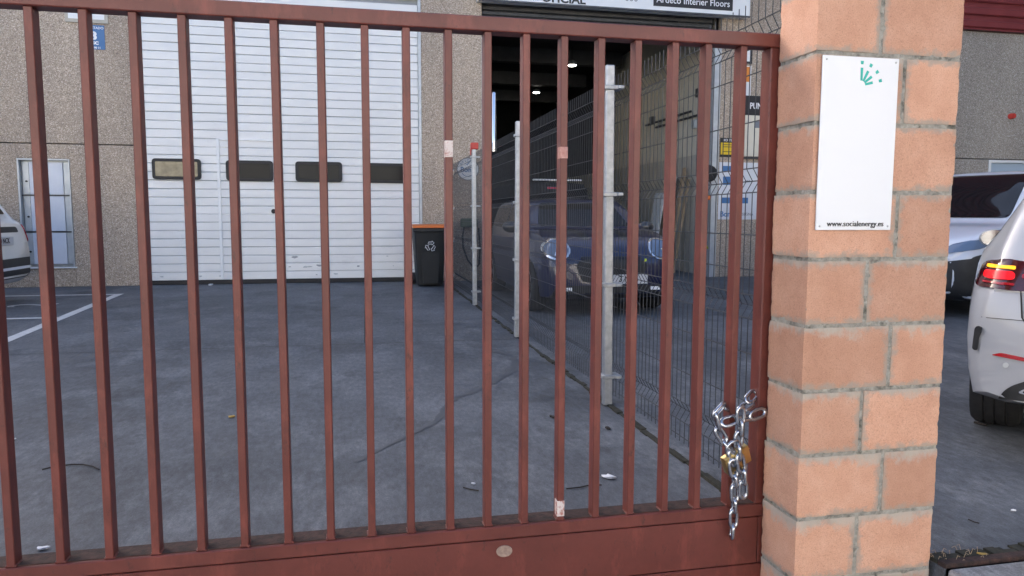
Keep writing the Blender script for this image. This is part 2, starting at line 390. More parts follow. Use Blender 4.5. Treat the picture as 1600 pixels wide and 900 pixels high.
# lower course left, built round the recess of the meter cabinet
panel(-7.6, CX0, 0, J); panel(CX1, DL, 0, J)
panel(CX0+.001, CX1-.001, 0, CZ0); panel(CX0+.001, CX1-.001, CZ1, J)
panel(-7.6, DL, J+.016, 5.3); panel(-7.6, DL, 5.316, HB)
for k in range(4):
    x = -7.616-k*6; panel(x-5.984, x, 0, J); panel(x-5.984, x, J+.016, 5.3); panel(x-5.984, x, 5.316, HB)
panel(DR+.05, OL, 0, 5.3)
panel(OR+.12, 8.98, 0, 4.55); panel(OR+.12, 8.98, 4.566, 5.3)
panel(DL+.001, OL-.001+6.8, 5.316, HB)
B('lintel', 'cream', wh, DL, DR+.05, FY+.02, FY+.17, 4.85, 5.3)
B('backing_wall', 'inside_dark', wh, -31.5, DL-.1, FY+.165, FY+.3, 0, HB-.02)
B('backing_wall', 'inside_dark', wh, DR+.1, OL-.01, FY+.165, FY+.3, 0, HB-.02)
B('backing_wall', 'inside_dark', wh, OR+.14, 9.0, FY+.165, FY+.3, 0, HB-.02)
B('backing_wall', 'inside_dark', wh, DL-.1, OR+.2, FY+.165, FY+.3, 5.32, HB-.02)
B('door_reveal', 'steel_frame', wh, DR, DR+.048, FY-.012, FY+.16, 0, 4.85)
B('roof', 'steel_frame', wh, -31.5, 8.98, FY+.1, FY+22, HB, HB+.15)
B('parapet_cap', 'steel_frame', wh, -31.5, 8.98, FY-.04, FY+.099, HB, HB+.06)
B('side_wall', 'inside_dark', wh, -31.6, -31.45, FY+.31, FY+22, 0, HB-.01)
# sectional door: ribs one by one
sd_ = B('sectional_door', 'door_gap', wh, DL, DR, FY+.085, FY+.12, .06, 4.86)
RP = .1385
bm = BM()
prof = [(0, .006), (.004, .0), (RP-.020, -.002), (RP-.010, .007), (RP-.006, .016), (RP-.006, .03), (0, .03)]
A = [bm.verts.new((DL+.004, FY+.055+d, z)) for z, d in prof]; Bv = [bm.verts.new((DR-.004, FY+.055+d, z)) for z, d in prof]
for k in range(len(prof)):
    q = (k+1) % len(prof); bm.faces.new((A[k], Bv[k], Bv[q], A[q]))
bm.faces.new(A[::-1]); bm.faces.new(Bv)
sl = obj('slat', bm, 'door_white', sd_, True)
z0 = .075; nsl = 34; base_loc = sl.location.copy()
for k in range(nsl):
    o = sl if k == 0 else sl.copy()
    if k: C.objects.link(o); o.parent = sd_
    o.location = base_loc + Vector((0, 0, z0 + k*RP + (.004 if (k // 4) % 2 else 0))); o.rotation_euler = (R(random.uniform(-.5, .5)), 0, 0)
B('bottom_seal', 'rubber', sd_, DL+.002, DR-.002, FY+.045, FY+.1, 0.001, .074, .006)
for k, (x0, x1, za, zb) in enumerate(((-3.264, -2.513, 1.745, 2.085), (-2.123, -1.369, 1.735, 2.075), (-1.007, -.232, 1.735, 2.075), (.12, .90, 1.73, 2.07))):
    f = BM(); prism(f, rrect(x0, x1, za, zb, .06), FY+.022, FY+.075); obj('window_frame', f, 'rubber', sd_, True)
    f = BM(); prism(f, rrect(x0+.05, x1-.05, za+.05, zb-.05, .02), FY+.018, FY+.06); obj('window_pane', f, 'window_warm_reflection' if k == 0 else 'window_glass', sd_, True)
for x in (-2.24,): 
    for za, zb in ((.08, .905), (.915, 1.60), (1.61, 2.43)): B('wicket_frame', 'white_board', sd_, x-.025, x+.025, FY+.035, FY+.09, za, zb, .006)
for za, zb in ((.08, .905), (.915, 1.60), (1.61, 2.43)): B('wicket_frame', 'white_board', sd_, -1.30, -1.26, FY+.035, FY+.09, za, zb, .006)
B('wicket_frame', 'white_board', sd_, -2.21, -1.301, FY+.035, FY+.09, 2.40, 2.43, .006)
f = BM(); lathe(f, [(.036, -.02), (.040, 0), (.036, .02)], 14, 'Y', (-1.38, FY+.03, 1.23)); obj('door_knob', f, 'rubber', sd_, True)
random.seed(21)
for k in range(22):                                # dents and chips along the foot of the door
    x = random.uniform(-3.3, 1.0); z = random.choice((.12, .15, .3, .28, .45, .14)); r_ = random.uniform(.012, .045)
    f = BM(); prism(f, [(x+r_*math.cos(a*PI/4)*random.uniform(.6, 1.7), z+.45*r_*math.sin(a*PI/4)*random.uniform(.6, 1.5)) for a in range(8)], FY+.050, FY+.056)
    o = obj('dent', f, random.choice(('door_gap', 'white_board', 'steel_frame')), sd_, True)
random.seed(8)
# open bay: room, shutter, frame
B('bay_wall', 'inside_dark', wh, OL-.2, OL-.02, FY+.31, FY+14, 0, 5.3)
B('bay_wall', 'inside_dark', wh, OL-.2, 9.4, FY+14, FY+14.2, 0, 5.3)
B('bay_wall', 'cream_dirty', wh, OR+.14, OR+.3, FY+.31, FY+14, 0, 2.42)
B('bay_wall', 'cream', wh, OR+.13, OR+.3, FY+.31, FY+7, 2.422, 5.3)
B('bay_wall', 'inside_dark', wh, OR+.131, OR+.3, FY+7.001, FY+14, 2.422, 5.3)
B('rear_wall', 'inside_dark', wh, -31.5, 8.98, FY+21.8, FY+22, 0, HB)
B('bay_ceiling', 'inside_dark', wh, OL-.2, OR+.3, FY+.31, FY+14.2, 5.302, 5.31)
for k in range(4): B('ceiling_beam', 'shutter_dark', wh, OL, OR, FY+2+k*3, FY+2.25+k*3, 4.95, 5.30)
B('frame_post', 'steel_frame', wh, OR-.02, OR+.118, FY-.02, FY+.2, 0, 4.55, .01)
B('frame_post', 'steel_frame', wh, OL+.001, OL+.05, FY+.05, FY+.2, 0, 4.3, .005)
for k in range(7):
    B('shutter_slat', 'shutter_dark', wh, OL+.01, OR-.02, FY+.10+.01*(k % 2), FY+.14, 4.445+k*.085, 4.445+k*.085+.078, .015)
B('shutter_bar', 'shutter_dark', wh, OL+.01, OR-.03, FY+.07, FY+.15, 4.40, 4.44, .008)
f = BM(); tube(f, [(2.40, FY-.09, 2.30), (2.40, FY-.09, 3.30), (2.40, FY-.09, 3.33)], .045, 12, rfun=lambda i: .045 if i < 2 else .03); o = obj('vent_pipe', f, 'chrome', wh, True); sharp(o)
# conduits on the cream wall
for z, ya, yb in ((3.32, 1.2, 3.6), (3.20, .9, 3.0)):
    f = BM(); tube(f, [(OR+.10, FY+ya, z), (OR+.10, FY+yb, z)], .025, 6); obj('conduit', f, 'car_plastic', wh, True)
for ya, z in ((.75, 3.55), (3.1, 3.30), (2.0, 3.36), (.9, 2.95)): B('junction_box', 'car_plastic' if z > 3 else 'steel_frame', wh, OR+.04, OR+.129, FY+ya, FY+ya+.16, z, z+.17, .01)

# meter cabinet in its recess
mc = thing('meter_cabinet', 'grey metal meter cabinet of three stacked doors set in the left wall', 'cabinet', ((CX0+CX1)/2, FY, CZ0))
B('back', 'steel_frame', mc, CX0+.003, CX1-.003, FY+.10, FY+.14, CZ0+.003, CZ1-.003)
zs = (CZ0+.03, .885, 1.468, CZ1-.04)
for a, b in zip(zs, zs[1:]):
    d = B('cabinet_door', 'steel_sheet', mc, CX0+.15, CX1-.13, FY+.055, FY+.09, a+.014, b-.014, .004)
    B('side_strip', 'steel_frame', mc, CX0+.05, CX0+.143, FY+.065, FY+.09, a+.014, b-.014, .004)
    B('side_strip', 'steel_frame', mc, CX1-.122, CX1-.03, FY+.065, FY+.09, a+.014, b-.014, .004)
    f = BM(); lathe(f, [(.016, -.012), (.016, .006)], 10, 'Y', (CX0+.105, FY+.06, (a+b)/2-.05)); obj('lock', f, 'black_print', mc, True)
for z in zs[1:3]: B('rail', 'shutter_dark', mc, CX0+.03, CX1-.02, FY+.05, FY+.092, z-.009, z+.009)
B('frame', 'steel_frame', mc, CX0+.004, CX0+.032, FY-.008, FY+.099, CZ0+.004, CZ1-.004, .003)
B('frame', 'steel_frame', mc, CX1-.026, CX1-.004, FY-.008, FY+.099, CZ0+.004, CZ1-.004, .003)
B('frame', 'steel_frame', mc, CX0+.033, CX1-.027, FY-.008, FY+.099, CZ1-.03, CZ1-.004, .003)
B('frame', 'white_board', mc, CX0-.03, CX1+.03, FY-.025, FY-.001, CZ0-.02, CZ0+.002, .003)

# neighbouring warehouse to the right
nh = thing('warehouse', 'grey pebble warehouse with red ribbed cladding behind the brick pillar', 'warehouse', (12, FY, 0))
NX = 9.0
panel(NX, 12.9, 0, 2.365, 'pebble_grey', nh); panel(NX, 22, 2.381, 4.93, 'pebble_grey', nh); panel(15.2, 22, 0, 2.365, 'pebble_grey', nh)
panel(22.016, 34, 0, 4.93, 'pebble_grey', nh)
B('backing_wall', 'inside_dark', nh, NX, 34, FY+.165, FY+.3, 0, HB)
B('door', 'pale_blue', nh, 12.96, 15.15, FY+.04, FY+.1, .02, 2.30)
for x0, x1, z0_, z1_ in ((12.902, 12.958, 0, 2.36), (15.152, 15.198, 0, 2.36), (12.96, 15.15, 2.303, 2.36)): B('door_frame', 'white_board', nh, x0, x1, FY-.01, FY+.12, z0_, z1_, .004)
B('cladding_back', 'red_cladding', nh, NX, 34, FY-.02, FY+.16, 4.95, HB)
for k in range(18): B('cladding_rib', 'red_cladding', nh, NX, 34, FY-.075, FY-.021, 4.99+k*.25, 4.99+k*.25+.15, .022)
B('drip_edge', 'red_cladding', nh, NX, 34, FY-.10, FY-.021, 4.935, 4.965, .004)
B('roof', 'steel_frame', nh, NX, 34, FY+.17, FY+22, HB+.001, HB+.15)
f = BM(); lathe(f, [(.05, -.10), (.06, -.06), (.06, 0)], 14, 'Y', (13.35, FY, 3.26)); o = obj('alarm_bell', f, 'red_plastic', nh, True); sharp(o)

sky_block = thing('warehouse', 'unseen dark grey clad unit added on the right to block sky light', 'warehouse', (18, 0, 0))  # unseen unit, put here to keep sky light off the right-facing bar sides
for k in range(10): B('sky_block_panel', 'shutter_dark', sky_block, 15.6, 15.8, -17+k*2.96, -17+k*2.96+2.94, -.24, 12.0, .01)
B('roof', 'steel_frame', sky_block, 15.6, 33, -17, 12.6, 12.01, 12.15)

# unseen units behind the camera, added to bounce sun onto the front faces
bounce_row = thing('warehouse', 'unseen pale sunlit industrial unit added across the street to bounce light', 'warehouse', (0, -15, 0))
for k in range(8):
    x = -40+k*10
    B('wall_panel', 'bounce_row_render', bounce_row, x, x+5.98, -15.2, -15, -.24, 7.5, .01); B('wall_panel', 'bounce_row_render', bounce_row, x+6, x+9.98, -15.2, -15, 4.2, 7.5, .01)
    B('bounce_row_door', 'door_white', bounce_row, x+6, x+9.98, -15.2, -15.1, -.24, 4.18)
B('roof', 'steel_frame', bounce_row, -40, 40, -32, -15.05, 7.51, 7.7)

# ================================================================== SIGNS ON THE FACADE
fs_ = thing('fascia_sign', 'long white shop sign over the open bay', 'sign', (4.7, FY-.2, 4.86))
B('board', 'white_board', fs_, 2.10, 7.22, FY-.22, FY-.005, 4.862, 5.75, .01)
B('edge_trim', 'shutter_dark', fs_, 2.10, 7.22, FY-.235, FY-.221, 4.845, 4.872)
text('OFICIAL', .20, 'black_print', fs_, 3.62, FY-.223, 4.955, .006, 1.1)
text('000', .17, 'grey_print', fs_, 4.88, FY-.223, 5.05)
B('name_panel', 'black_print', fs_, 5.30, 6.86, FY-.224, FY-.2205, 4.945, 5.22)
text('Ardeco Interier Floors', .165, 'white_print', fs_, 6.08, FY-.226, 5.06, .001, .95)
ns_ = thing('number_sign', 'white plate in a brown frame high on the left wall', 'sign', (-4.1, FY, 4.2))
B('frame', 'cream_dirty', ns_, -4.42, -3.80, FY-.03, FY-.001, 4.17, 4.80, .004); B('plate', 'white_board', ns_, -4.37, -3.85, FY-.034, FY-.028, 4.225, 4.75)
text('00 0', .26, 'black_print', ns_, -4.06, FY-.036, 4.44, .008, 1)
al = thing('alarm_sign', 'small blue alarm notice under the framed plate on the left wall', 'sign', (-4.03, FY, 3.77))
B('plate', 'blue_print', al, -4.22, -3.865, FY-.012, FY-.002, 3.77, 4.145, .002)
text('CONECTADO', .052, 'white_print', al, -4.04, FY-.014, 4.10, .001); text('8', .17, 'white_print', al, -4.03, FY-.014, 3.975, .008, 1.2); text('DSC', .065, 'white_print', al, -4.03, FY-.014, 3.866, .003, 1.2); text('900 10 90 11', .042, 'white_print', al, -4.04, FY-.014, 3.795, .001)
rs = thing('round_sign', 'round white-and-blue sign on the pier beside the mesh fence', 'sign', (1.93, FY, 1.8))
f = BM(); lathe(f, [(.20, -.02), (.20, -.002)], 32, 'Y', (1.945, FY, 1.99)); obj('disc', f, 'grey_print', rs, True)
f = BM(); lathe(f, [(.186, -.024), (.186, -.019)], 32, 'Y', (1.945, FY, 1.99)); obj('face', f, 'white_board', rs, True)
text('Bona', .125, 'blue_print', rs, 1.935, FY-.026, 1.975, .003)
for k, ch in enumerate('OFICIAL'):
    a = R(-54+18*k); text(ch, .05, 'blue_print', rs, 1.945+.148*math.sin(a), FY-.026, 1.99+.148*math.cos(a), .001, rot=a)
f = BM(); tube(f, [(1.90, FY-.026, 2.09), (1.925, FY-.026, 2.06), (1.985, FY-.026, 2.13)], .008, 5); obj('tick', f, 'blue_print', rs, True)
f = BM(); tube(f, [(1.945+.13*math.cos(R(a)), FY-.026, 1.99+.13*math.sin(R(a))) for a in range(215, 330, 10)], .005, 5); obj('swoosh', f, 'blue_print', rs, True)
ps = thing('shop_sign', 'dark board reading PUNT over a cream panel by the bay', 'sign', (7.9, FY, 2.3))
B('board', 'black_print', ps, 7.28, 8.6, FY-.05, FY-.002, 3.10, 3.46, .004); text('PUNT', .16, 'white_print', ps, 7.37, FY-.053, 3.265, .004, .82, 'LEFT')
B('panel', 'cream', ps, 7.30, 8.6, FY-.04, FY-.002, 2.32, 3.095, .004); B('panel_edge', 'shutter_dark', ps, 7.28, 8.6, FY-.05, FY-.002, 2.27, 2.315)
for k in range(3): B('pictogram', 'grey_print', ps, 7.50+k*.16, 7.60+k*.16, FY-.043, FY-.0405, 2.86, 2.99)
ys = thing('warning_sign', 'small yellow and black warning sign above the white poster', 'sign', (6.93, FY, 2.3))
B('plate', 'black_print', ys, 6.80, 7.12, FY-.012, FY-.002, 2.30, 2.66, .002); B('field', 'yellow', ys, 6.815, 7.105, FY-.015, FY-.0125, 2.345, 2.57)
text('MO TE', .065, 'white_print', ys, 6.95, FY-.015, 2.615, .001)
for z in (2.53, 2.49, 2.40): B('print_line', 'black_print', ys, 6.85, 7.07, FY-.0165, FY-.0155, z-.006, z+.006)
po = thing('poster', 'white poster with blue boxes and brand names on the right pier', 'poster', (7.2, FY, 1.1))
B('sheet', 'white_gloss', po, 6.80, 7.66, FY-.015, FY-.002, 1.11, 2.20)
for x0, x1, z0_, z1_ in ((6.87, 7.20, 2.02, 2.13), (6.88, 7.06, 1.77, 1.93), (6.87, 7.42, 1.42, 1.53)): B('print_box', 'blue_print', po, x0, x1, FY-.018, FY-.0155, z0_, z1_)
text('Bona', .14, 'blue_print', po, 6.98, FY-.018, 1.21, .004); text('SEGNA', .075, 'grey_print', po, 7.42, FY-.018, 1.21, .001); text('•••', .10, 'grey_print', po, 7.4, FY-.018, 1.85)
wn = thing('notice', 'white notice with an orange patch high on the right pier', 'notice', (7.2, FY, 3.3))
B('sheet', 'white_board', wn, 7.06, 7.40, FY-.012, FY-.002, 3.36, 4.02); B('print_patch', 'orange', wn, 7.08, 7.38, FY-.015, FY-.0125, 3.72, 4.0)
wn = thing('notice', 'dark-framed white notice topmost on the right pier', 'notice', (7.2, FY, 4.05))
B('frame', 'black_print', wn, 7.05, 7.41, FY-.014, FY-.002, 4.06, 4.42); B('sheet', 'white_board', wn, 7.08, 7.38, FY-.018, FY-.0145, 4.10, 4.40)
ec = thing('wall_charger', 'dark green wall charger with a hanging cable on the pier', 'charger', (1.94, FY, .95))
B('housing', 'charger_green', ec, 1.80, 2.10, FY-.16, FY-.003, .96, 1.12, .03, seg=2)
f = BM(); tube(f, [(1.86+.0, FY-.10, .96), (1.83, FY-.12, .8), (1.84, FY-.13, .6), (1.92, FY-.13, .38), (2.05, FY-.12, .22), (2.13, FY-.1, .3), (2.15, FY-.1, .6), (2.12, FY-.1, .95)], .016, 6); obj('cable', f, 'rubber', ec, True, True)
wd_ = thing('side_door', 'narrow pale metal door at the far end of the right pier', 'door', (8.1, FY, 0))
B('leaf', 'steel_sheet', wd_, 7.72, 8.55, FY-.03, FY-.003, .25, 1.95, .004)
for z in (1.0, 1.5): B('rail', 'shutter_dark', wd_, 7.72, 8.55, FY-.035, FY-.0305, z-.012, z+.012)

# ------------------------------------------------------------------ inside the bay
for k, (x, z, Y) in enumerate(((894, 100, FY+4.5), (838, 143, FY+9))):
    p = at_y(x, z, Y)
    l_ = thing('ceiling_lamp', ('brighter, nearer' if k == 0 else 'smaller, farther') + ' lit ceiling lamp inside the dark bay', 'lamp', p, group='ceiling lamps in the bay')
    f = BM(); lathe(f, [(.10, -.03), (.12, 0), (.10, .05), (.03, .09)], 18); sharp(obj('shade', f, 'steel_frame', l_))
    f = BM(); lathe(f, [(.09, -.045), (.098, -.031)], 18); obj('bulb', f, 'lamp_glow', l_)
    f = BM(); tube(f, [(0, 0, .09), (0, 0, 5.3-p.z)], .008, 6); obj('cord', f, 'rubber', l_)
for k, (y, h, t, x, ma_, lb) in enumerate(((1.75, 2.05, .22, 0, 'wood_grey', 'tall pale grey board leaning on the cream wall inside the bay'), (1.30, 2.2, .14, .0, 'wood', 'narrow brown plank leaning on the cream wall inside the bay'), (1.06, 1.95, .10, .02, 'wood', 'shortest brown plank, nearest the bay frame'), (2.35, 1.7, .5, 0, 'white_board', 'broad white sheet leaning at the back of the planks'))):
    f = BM(); box(f, -.02, .02, -t/2, t/2, 0, h, .003); o = obj('leaning_plank', f, ma_); o.location = (OR-.30+x, FY+y, 0.005); o.rotation_euler = (0, R(9), 0); tag(o, lb, 'plank', 'boards leaning in the bay')
hr = thing('hose_hook', 'black round hook with a yellow strap hanging by the bay frame', 'hose hook', (OR-.09, FY+.05, .9))
f = BM(); lathe(f, [(.10, -.05), (.155, -.03), (.155, .03), (.10, .05)], 20, 'Y', (OR-.08, FY-.03, 1.98)); sharp(obj('drum', f, 'car_plastic', hr, True))
f = BM(); tube(f, [(OR-.12, FY-.03, 1.5), (OR-.18, FY-.03, 1.2), (OR-.19, FY-.03, .9), (OR-.14, FY-.03, .68), (OR-.06, FY-.03, .55)], .014, 6); obj('strap', f, 'lime', hr, True, True)
f = BM(); tube(f, [(OR-.12, FY-.03, 1.5), (OR-.10, FY-.03, 1.25), (OR-.14, FY-.03, .95), (OR-.10, FY-.03, .80)], .012, 6); obj('strap', f, 'lime', hr, True, True)
B('hanger', 'orange_lid', hr, OR-.17, OR-.05, FY-.06, FY-.022, 1.48, 1.58, .01)

# ================================================================== MESH FENCE
fe = thing('mesh_fence', 'galvanised welded mesh fence with folded wires running back to the pier', 'fence', (FX, 7.5, 0))
FOLD = (1.865, 1.297, .79, .20)
zpts = [(0, .045)]
for c in sorted(FOLD): zpts += [(0, c-.048), (.028, c), (0, c+.048)]
zpts += [(0, 2.0)]
f = BM(); tube(f, [(d, 0, z) for d, z in zpts], .0022, 4); wire_me = obj('wire', f, 'wire_grey', None).data
bpy.data.objects.remove(bpy.data.objects['wire'])
rods = []
for c in FOLD: rods += [(-.004, c-.048), (.032, c), (-.004, c+.048)]
rods += [(-.004, z) for z in (1.716, 1.528, 1.08, .94, .60, .40, .075)]
PY = (12.0, 9.33, 6.76, 4.18, 1.62+.63)
for i in range(len(PY)-1):
    ya, yb = PY[i+1]+.02, PY[i]-.02
    f = BM()
    for d, z in rods: tube(f, [(d, ya-7.5, z), (d, yb-7.5, z)], .0026, 5)
    pn = obj('mesh_panel', f, 'wire_grey', fe)
    n_ = int((yb-ya)/.05)
    for k in range(n_+1):
        o = bpy.data.objects.new('wire', wire_me); C.objects.link(o); o.parent = pn; o.location = (.0, ya-7.5+.01+k*(yb-ya-.02)/n_, 0)
f = BM()
box(f, -.027, .027, -.027, .027, 0, 2.03, .006); post_me = obj('post', f, 'galvanised', None).data; bpy.data.objects.remove(bpy.data.objects['post'])
f = BM(); box(f, -.042, .05, -.042, .042, -.012, .012, .003); box(f, .04, .075, -.055, .055, -.010, .010, .003); clamp_me = obj('clamp', f, 'galvanised', None).data; bpy.data.objects.remove(bpy.data.objects['clamp'])
for k, y in enumerate((12.0, 9.33, 6.76, 4.18)):
    o = bpy.data.objects.new('post', post_me); C.objects.link(o); o.parent = fe; o.location = (-.068, y-7.5, .004)
    o.rotation_euler = (0, R((.4, -.3, .2, -.5)[k]), 0)
    for z in (1.90, 1.28, .74, .18):
        c = bpy.data.objects.new('clamp', clamp_me); C.objects.link(c); c.parent = o; c.location = (0, 0, z)
f = BM(); box(f, -.05, .045, -.045, .045, 2.0, 2.085, .008); box(f, -.055, -.045, -.03, .03, 1.93, 2.01, .003)
o = obj('red_cap', f, 'red_plastic', fe, loc=(-.068, 9.33-7.5, 0)); o['label'] = 'red plastic cap on one fence post'

# ================================================================== RECYCLING BIN
bn = thing('recycling_bin', 'black wheeled bin with an orange lid and white recycling arrows beside the big door', 'bin', (1.17, 12.28, 0))
f = BM(); lo = [(-.205, -.26), (.205, -.26), (.205, .24), (-.205, .24)]; hi = [(-.265, -.36), (.265, -.36), (.265, .33), (-.265, .33)]
A = [f.verts.new((x, y, .03)) for x, y in rpoly(lo, .04, 3)]; Bq = [f.verts.new((x, y, .93)) for x, y in rpoly(hi, .05, 3)]
for k in range(len(A)): f.faces.new((A[k], A[(k+1) % len(A)], Bq[(k+1) % len(A)], Bq[k]))
f.faces.new(A[::-1]); f.faces.new(Bq); sharp(obj('body', f, 'bin_black', bn), 50)
f = BM(); box(f, -.285, .285, -.385, .35, .90, .965, .012); sharp(obj('rim', f, 'car_plastic', bn))
f = BM(); prism(f, [(-.40, .966), (.36, .966), (.36, .99), (.2, 1.02), (-.34, 1.02), (-.40, .995)], -.29, .29, 'X'); sharp(obj('lid', f, 'orange_lid', bn))
f = BM(); prism(f, [(-.12, .06), (.12, .06), (.15, .56), (-.15, .56)], -.325, -.27); o = obj('front_rib', f, 'bin_black', bn)
o.rotation_euler = (0, 0, 0)
for s in (-1, 1):
    f = BM(); lathe(f, [(.08, -.03), (.1, -.02), (.1, .02), (.08, .03)], 18, 'X', (s*.235, .25, .1)); sharp(obj('wheel', f, 'rubber', bn))
f = BM(); tube(f, [(-.26, .34, .93), (-.26, .41, .96), (.26, .41, .96), (.26, .34, .93)], .016, 6); obj('handle', f, 'bin_black', bn)
em = None
for k in range(3):                                # three chasing arrows, on the sloped front
    f = BM(); a0 = R(90-120*k)
    pts = []
    for (u, v) in ((-.045, .038), (.020, .038), (.020, .022), (.056, .056), (.020, .090), (.020, .072), (-.030, .072)):
        ca, sa = math.cos(-R(120*k)), math.sin(-R(120*k)); pts.append((u*ca - v*sa, u*sa + v*ca))
    tube(f, [(x, 0, z) for x, z in pts], .0055, 4, closed=True)
    o = obj('recycling_arrow', f, 'white_print', bn); o.location = (.0, -.337, .665); o.rotation_euler = (R(6.3), 0, 0)

# ================================================================== SLIDING GATE
GY = 2.205
gt = thing('sliding_gate', 'rust-red steel gate of upright bars across the yard entrance', 'gate', (-.6, GY, 0))
GX0, GX1 = -3.3, 1.42
B('top_rail', 'gate_red', gt, GX0, GX1, GY, GY+.06, 1.700, 1.743, .003)
B('bottom_rail', 'gate_red', gt, GX0, GX1, GY, GY+.085, .124, .166, .003)
B('rail_grime', 'grime', gt, GX0+.01, GX1-.07, GY+.012, GY+.083, .1665, .1685)
B('stile', 'gate_red', gt, 1.325, 1.40, GY+.004, GY+.064, .1662, 1.6998, .004)
B('stile', 'gate_red', gt, GX0+.0, GX0+.07, GY+.004, GY+.064, .1662, 1.6998, .004)
B('bottom_panel', 'gate_red', gt, GX0+.04, 1.338, GY+.002, GY+.05, -.044, .1205, .002)
B('end_plate', 'gate_red', gt, 1.341, GX1, GY+.003, GY+.06, -.044, .1205, .002)
B('lower_frame', 'gate_red', gt, GX0, GX1, GY, GY+.08, -.135, -.047, .002)
f = BM(); box(f, -.0112, .0112, 0, .046, .1662, 1.6998, .0020); bar_me = obj('bar', f, 'gate_red', None).data; bpy.data.objects.remove(bpy.data.objects['bar'])
bars = []
BX = [1.2215, 1.1005, .9845, .8645, .745, .6265, .5075, .3895, .271, .1485, .029, -.093, -.216, -.340, -.46, -.584, -.706, -.832, -.957]
BX = [x*1.0095 for x in BX]
while BX[-1] > GX0+.2: BX.append(BX[-1]-.1215)
for x in BX:
    o = bpy.data.objects.new('bar', bar_me); C.objects.link(o); o.parent = gt; o.location = (x+.6, .007, 0); bars.append((x, o))
    o.rotation_euler = (0, R(random.uniform(-.10, .10)), 0)
    for sx in (-1, 1):                        # weld bead at the foot
        f = BM(); tube(f, [(x+sx*.0112, GY+.006+q*.0095, .1675+random.uniform(0, .002)) for q in range(5)], .004, 5, rfun=lambda i: random.uniform(.0028, .0048)); obj('weld', f, 'gate_red', gt, True, True)
def patch(px, py0, py1, mat, label, name='tape'):
    p, q = at_y(px, py0, GY), at_y(px, py1, GY); x, b_ = min(bars, key=lambda t: abs(t[0]-p.x))
    f = BM(); box(f, -.0121, .0121, -.0010, .030, q.z, p.z, .0008); o = obj(name, f, mat, b_); o['label'] = label
patch(700, 219, 245, 'tape', 'scrap of white tape on a gate bar'); patch(880, 229, 247, 'tape_worn', 'faded scrap of tape on a gate bar'); patch(877, 784, 808, 'tape', 'torn white tape at the foot of a gate bar')
c = at_y(788, 861, GY)
f = BM(); prism(f, [(c.x+.026*math.cos(a*PI/10), c.z+.019*math.sin(a*PI/10)) for a in range(20)], GY-.002, GY+.004); obj('oval_plate', f, 'rust_plate', gt, True)

# ================================================================== BLOCK PILLAR
PX0, PX1, PYF = 1.349, 1.856, 2.0
pl = thing('block_pillar', 'salmon split-block pillar with grey mortar at the right end of the gate', 'pillar', ((PX0+PX1)/2, PYF+.1, 0))
B('mortar_core', 'mortar', pl, PX0+.004, PX1-.004, PYF+.0035, PYF+.196, -.22, 2.72)
from mathutils import noise as mnoise
def block(x0, x1, y0, y1, z0_, z1_, seed, ends=()):
    f = BM(); cx, cy, cz = (x0+x1)/2, (y0+y1)/2, (z0_+z1_)/2
    box(f, x0-cx, x1-cx, y0-cy, y1-cy, z0_-cz, z1_-cz)
    bmesh.ops.subdivide_edges(f, edges=f.edges[:], cuts=15, use_grid_fill=True)
    hx, hy, hz = (x1-x0)/2, (y1-y0)/2, (z1_-z0_)/2
    for v in f.verts:
        c_ = v.co; n_ = mnoise.noise(Vector((c_.x*28+seed, c_.y*28, c_.z*28))); n2 = mnoise.noise(Vector((c_.x*90, c_.y*90+seed, c_.z*90)))
        near = [max(0, 1-(h-abs(q))/.014) for h, q in ((hx, c_.x), (hy, c_.y), (hz, c_.z))]
        edge = sorted(near)[1]
        k = edge*(.0012+.0022*max(0, n_)+.0026*max(0, n2)) + .0006*n_ + .0005*n2
        for ax, (h, q) in enumerate(((hx, c_.x), (hy, c_.y), (hz, c_.z))):
            if near[ax] > 0: c_[ax] -= math.copysign(k*near[ax], q)
    bmesh.ops.recalc_face_normals(f, faces=f.faces)
    m_ = bpy.data.meshes.new('block'); f.to_mesh(m_); f.free()
    at = m_.attributes.new('smear', 'FLOAT', 'POINT')                 # how near a vertex is to a mortar joint
    for i_, v in enumerate(m_.vertices): at.data[i_].value = max(0, 1-min(hz-abs(v.co.z), hx-abs(v.co.x) if (x0 if v.co.x < 0 else x1) not in ends else 9)/.04); m_.materials.append(MATS['block'])
    for p in m_.polygons: p.use_smooth = True
    m_.set_sharp_from_angle(angle=R(40))
    o = bpy.data.objects.new('block', m_); C.objects.link(o); o.parent = pl; o.location = Vector((cx, cy, cz)) - pl.location
zj = [.194+.2068*k for k in range(-2, 13)]
W = PX1-PX0
for k in range(len(zj)-1):
    za, zb = zj[k]+.0048, zj[k+1]-.0048
    k -= 1
    fr = (.42 if k % 2 == 0 else .60) + random.uniform(-.012, .012)      # joints alternate from course to course
    xm = PX0+W*fr; jx = lambda: random.uniform(-.003, .002)
    xa, xb = PX0+jx(), PX1+jx()
    block(xa, xm-.0055, PYF+random.uniform(-.002, .002), PYF+.2, za, zb, k*3.1, (xa, xb)); block(xm+.0055, xb, PYF+random.uniform(-.002, .002), PYF+.2, za, zb, k*7.7+50, (xa, xb))
B('cap_slab', 'kerb', pl, PX0-.03, PX1+.03, PYF-.03, PYF+.23, 2.722, 2.79, .008)

